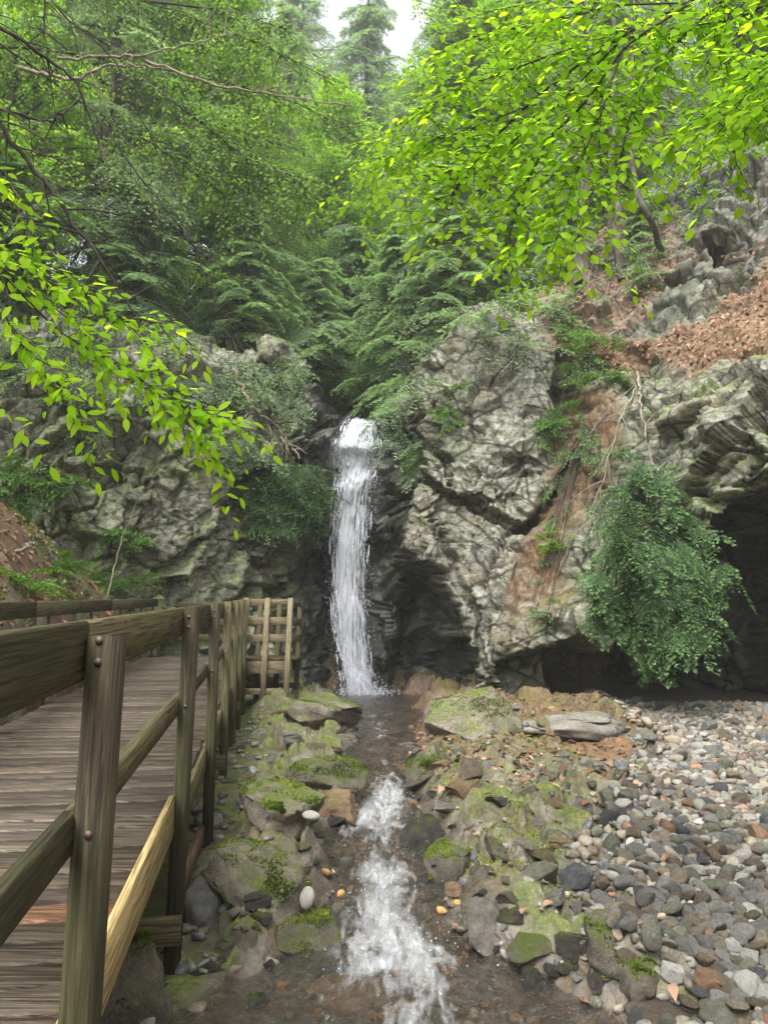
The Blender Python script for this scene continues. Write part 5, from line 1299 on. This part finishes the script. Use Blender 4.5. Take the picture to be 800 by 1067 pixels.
x = rng.uniform(-7, -2.6, 26000); y = rng.uniform(5.5, 15, 26000); k = (rail_x(y) - 1.72 > x) & (fbm(x * .8, y * .8, seed=95, oct=4) > -.10); x, y = x[k], y[k]; m = len(x)
P_ = np.stack([x, y, ground_z(x, y) - .004], 1); D_ = rng.normal(0, .7, (m, 3)) + np.array([.4, -.3, .9])
V, q = blades(P_, D_, unit(rng.normal(0, 1, (m, 3))), rng.uniform(.03, .075, m), rng.uniform(.015, .03, m))
tag(link('bank_moss', mesh_np('bank_moss', V, q, M['mossb'], False, {'tint': np.repeat(np.clip(.4 + .5 * fbm(x * 2, y * 2, seed=314) + rng.normal(0, .15, m), 0, 1), 4)})), kind='stuff')

def dead(name, label, lines, mat='deadwood', seed=0, cat='branch', twigs=0, group=None):
    """bare branches; lines of (px, py, distance) with a radius each"""
    r = np.random.default_rng(seed); o0 = np.array(at(*lines[0][0][0])); g = Geo()
    for pts, rad in lines:
        Q = spline(px_path(pts), 30); Q[1:-1] += r.normal(0, rad * .5, Q[1:-1].shape)
        g.tube(Q - o0, np.linspace(rad, rad * .35, 30), 6)
        for _ in range(twigs):
            k = r.integers(6, 28); d = unit(Q[min(29, k + 1)] - Q[k - 1] + r.normal(0, .12, 3) * np.linalg.norm(Q[-1] - Q[0]) * .6); ln = np.linalg.norm(Q[-1] - Q[0]) * r.uniform(.12, .35); s_ = np.linspace(0, 1, 8)[:, None]
            T_ = Q[k] + d * ln * s_ + np.array([0, 0, -.25 * ln]) * s_ ** 2 + r.normal(0, .012 * ln, (8, 3)) * s_
            g.tube(T_ - o0, np.linspace(rad * .45, rad * .12, 8), 4)
    o = link(name, g.mesh(name, M[mat], True), None, o0); tag(o, label, cat, group); return o
def oc(px, py, off=.12): p = on_cliff(px, py); return (px, py, p[1] - off)
dead('dead_branch', 'bare dark branches arching in over the boardwalk from the edge of the wood', [([(-60, -20, 6), (0, 28, 6), (40, 55, 6.2), (78, 80, 6.4), (95, 122, 6.5), (108, 170, 6.6)], .022), ([(-60, 105, 6), (0, 112, 6), (50, 127, 6.2), (82, 104, 6.4)], .018),
     ([(-50, 80, 6), (0, 130, 6), (45, 188, 6.2), (85, 245, 6.4), (112, 278, 6.5), (135, 320, 6.6), (155, 362, 6.6)], .026), ([(30, -30, 6), (47, 0, 6), (45, 40, 6)], .014), ([(-30, 150, 6), (10, 185, 6.2), (40, 260, 6.3)], .014)], 'twig', 1, twigs=12)
dead('dead_branch', 'broken pale ended branch stub jutting out high above the boardwalk', [([(20, 70, 9), (75, 84, 9), (115, 67, 9), (168, 70, 9)], .028), ([(60, 60, 9), (140, 58, 9), (200, 45, 9), (245, 34, 9)], .022), ([(150, 62, 9), (230, 90, 9), (300, 100, 9), (372, 112, 9)], .02)], 'deadwood', 2, twigs=8)
dead('dead_snag', 'leaning dead snag on the cliff above the hanging bush', [([oc(243, 385, .5), oc(262, 425, .5), oc(290, 445, .5), oc(312, 478, .5)], .05), ([oc(275, 433, .5), oc(285, 455, .5), oc(280, 470, .5)], .03), ([oc(290, 445, .5), oc(300, 470, .5), oc(308, 485, .5)], .025)], 'deadwood', 3, 'dead tree', twigs=5)
dead('dead_branch', 'long bleached forked branch hanging down the brown gully to the trailing bush', [([oc(664, 388, .4), oc(668, 430, .5), oc(675, 465, .5), oc(690, 505, .5)], .03), ([oc(664, 400, .4), oc(645, 440, .5), oc(630, 490, .5), oc(612, 560, .5)], .024)], 'deadwood', 4, twigs=8)
dead('dead_branch', 'thin grey fallen stems crossing the gully below the crag', [([oc(600, 470), oc(640, 420, .3), oc(668, 395, .4)], .018), ([oc(580, 600), oc(610, 530, .3), oc(640, 470, .4)], .014), ([oc(640, 560, .4), oc(620, 600, .4), oc(605, 640, .4)], .012)], 'deadwood', 5, twigs=10)
dead('dead_branch', 'bare sticks lying up the litter slope beside the shaded trunk', [([oc(548, 345), oc(590, 310, .3), oc(640, 280, .3)], .02)], 'deadwood', 6, twigs=5)
dead('dead_branch', 'single pale stick leaning up the crag under the beech leaves', [([oc(700, 190), oc(720, 150, .3), oc(745, 110)], .02)], 'deadwood', 16, twigs=3)
dead('dead_branch', 'slim pale dead stem leaning against the cliff behind the boardwalk', [([(112, 622, 13), (126, 565, 13.2), (148, 508, 13.4)], .018)], 'deadwood', 7, twigs=2)
dead('dead_branch', 'thick pale dead limb slanting down the mossy bank over the inner railing', [([(-10, 600, 8.5), (18, 575, 8.6), (42, 560, 8.8)], .035)], 'deadwood', 8, twigs=5)
dead('dead_branch', 'tangle of pale dead roots on the bank under the inner railing', [([(-15, 690, 7.4), (20, 676, 7.6), (50, 688, 8), (64, 690, 8.2)], .02)], 'deadwood', 18, twigs=14)
for k_, lab_ in enumerate(('dark bare twigs hanging thickly before the grey hemlock trunk', 'fine dark dead twigs crossing the leaves high over the boardwalk', 'dark twig spray dropping toward the pale hemlock boughs')):
    L_ = ([([(-60, 170, 8), (0, 215, 8), (50, 255, 8.2), (100, 330, 8.4)], .016), ([(-60, 60, 8), (10, 150, 8), (60, 165, 8.2), (120, 200, 8.4)], .014)], [([(20, -60, 8), (60, 10, 8), (120, 60, 8.2), (150, 130, 8.4), (190, 190, 8.6)], .014)], [([(100, 120, 9), (150, 190, 9.2), (200, 250, 9.4), (230, 330, 9.6)], .014)])[k_]
    for n_, l_ in enumerate(L_): dead('dead_branch', lab_ if n_ == 0 else 'dark bare branch nearest the top of the grey hemlock trunk', [l_], 'twig', 30 + 3 * k_ + n_, twigs=22)
dead('dry_twigs', 'tuft of dry reddish twigs at the edge of the cobbles before the cave', [([(690, 778, 9.6), (688, 760, 9.6), (680, 742, 9.6)], .008), ([(692, 778, 9.6), (697, 758, 9.6), (700, 740, 9.6)], .008), ([(694, 780, 9.6), (705, 770, 9.6), (716, 758, 9.6)], .006), ([(688, 780, 9.6), (676, 768, 9.6), (668, 758, 9.6)], .006)], 'deadwood', 9, 'twigs', 7)
dead('slender_trunk', 'slim curved trunk growing from the litter slope above the crag', [([oc(690, 262, 0), (676, 225, 14.3), (662, 195, 14.4), (655, 120, 14.6), (660, 0, 15), (668, -80, 15.3)], .07)], 'bark', 10, 'tree', 3)
dead('slender_trunk', 'straight grey trunk rising behind the shaded head of the gully', [([oc(648, 292, 0), (643, 240, 16), (640, 160, 16.2), (636, 0, 16.6), (634, -90, 17)], .10)], 'bark', 11, 'tree', 2)
dead('slender_trunk', 'broad grey trunk in shade just beyond the lit buttress', [([oc(606, 300, 0), (606, 230, 18.6), (609, 140, 18.8), (612, 0, 19.2), (614, -80, 19.4)], .22)], 'bark', 12, 'tree', 2)

def fern(label, pts, seed, size=.45, mat='fern', group=None, n=9):
    r = np.random.default_rng(seed); o0 = np.array(pts[0]); c = Crown('blade', .055 * size / .45, .42); root = tag(empty('fern', o0), label, 'fern', group)
    pr = [bough_hemlock(r, 1.0, .05, .55, .9) for _ in range(3)]
    for k, p in enumerate(pts):
        for i in range(n):
            b = pr[r.integers(3)]; c.add(place((b[0] * [1, .45, 1], *b[1:]), np.array(p) - o0, i * 2.4 + r.normal(0, .3), R(r.uniform(15, 55)), size * r.uniform(.7, 1.1)), .004)
    lm, wm = c.meshes('fern', mat, 'twig', r); link('stems', wm, root); link('fronds', lm, root)
gp = lambda px, py: on_ground(px, py)
fern('light green fern on the mossy bank behind the inner railing', [gp(52, 596), gp(66, 592)], 1, .45)
fern('fern at the dark bend of the mossy bank nearest the frame edge', [gp(14, 606), gp(30, 615)], 2, .4)
fern('row of ferns along the crest of the overhang above the cave', [oc(x, 392 + 10 * math.sin(x), 0) for x in range(700, 815, 13)], 3, .42, n=7)
fern('ferns at the lip of the overhang nearest the bleached branch', [oc(x, 402, 0) for x in (645, 655, 688)], 4, .45)
fern('small ferns in the crack low on the lit buttress', [oc(530, 590, 0), oc(524, 610, 0), oc(535, 575, 0)], 5, .3)
fern('ferns along the pale cliff foot behind the lookout bay', [oc(x, 600 + (x % 7) * 3, 0) for x in (150, 170, 190, 215)], 6, .4)
fern('ferns in the dark hollow of the bank just above the far inner railing', [gp(100, 605), gp(122, 612), gp(140, 608)], 7, .4)
fern('fern spilling from the cliff foot over the mossy bank', [oc(20, 545, 0), oc(45, 552, 0), oc(75, 560, 0)], 8, .5)
fern('dark ferns scattered under the crag on the litter slope', [oc(735, 320, 0), oc(760, 335, 0), oc(705, 300, 0)], 9, .4, 'bush')
fern('ferns hanging from the grey rocks highest up the slope under the beech', [oc(720, 200, 0), oc(760, 190, 0), oc(785, 220, 0), oc(700, 240, 0)], 10, .45, 'bush')

# ------------------------------------------------------------------ damp air in the gorge
bm = bmesh.new(); bmesh.ops.create_cube(bm, size=1)
hm = bpy.data.meshes.new('haze'); bm.to_mesh(hm); bm.free()
hz = link('haze', hm, None, (0, 22, 29), (0, 0, 0), (128, 142, 64)); tag(hz, kind='stuff')
m = bpy.data.materials.new('damp_air'); m.use_nodes = True; nt = m.node_tree; nt.nodes.clear()
vo = nt.nodes.new('ShaderNodeVolumePrincipled'); vo.inputs['Color'].default_value = (.93, .97, .95, 1); vo.inputs['Density'].default_value = HAZE; vo.inputs['Anisotropy'].default_value = .2
ou = nt.nodes.new('ShaderNodeOutputMaterial'); nt.links.new(vo.outputs[0], ou.inputs['Volume']); hm.materials.append(m)
S.cycles.volume_bounces = 1
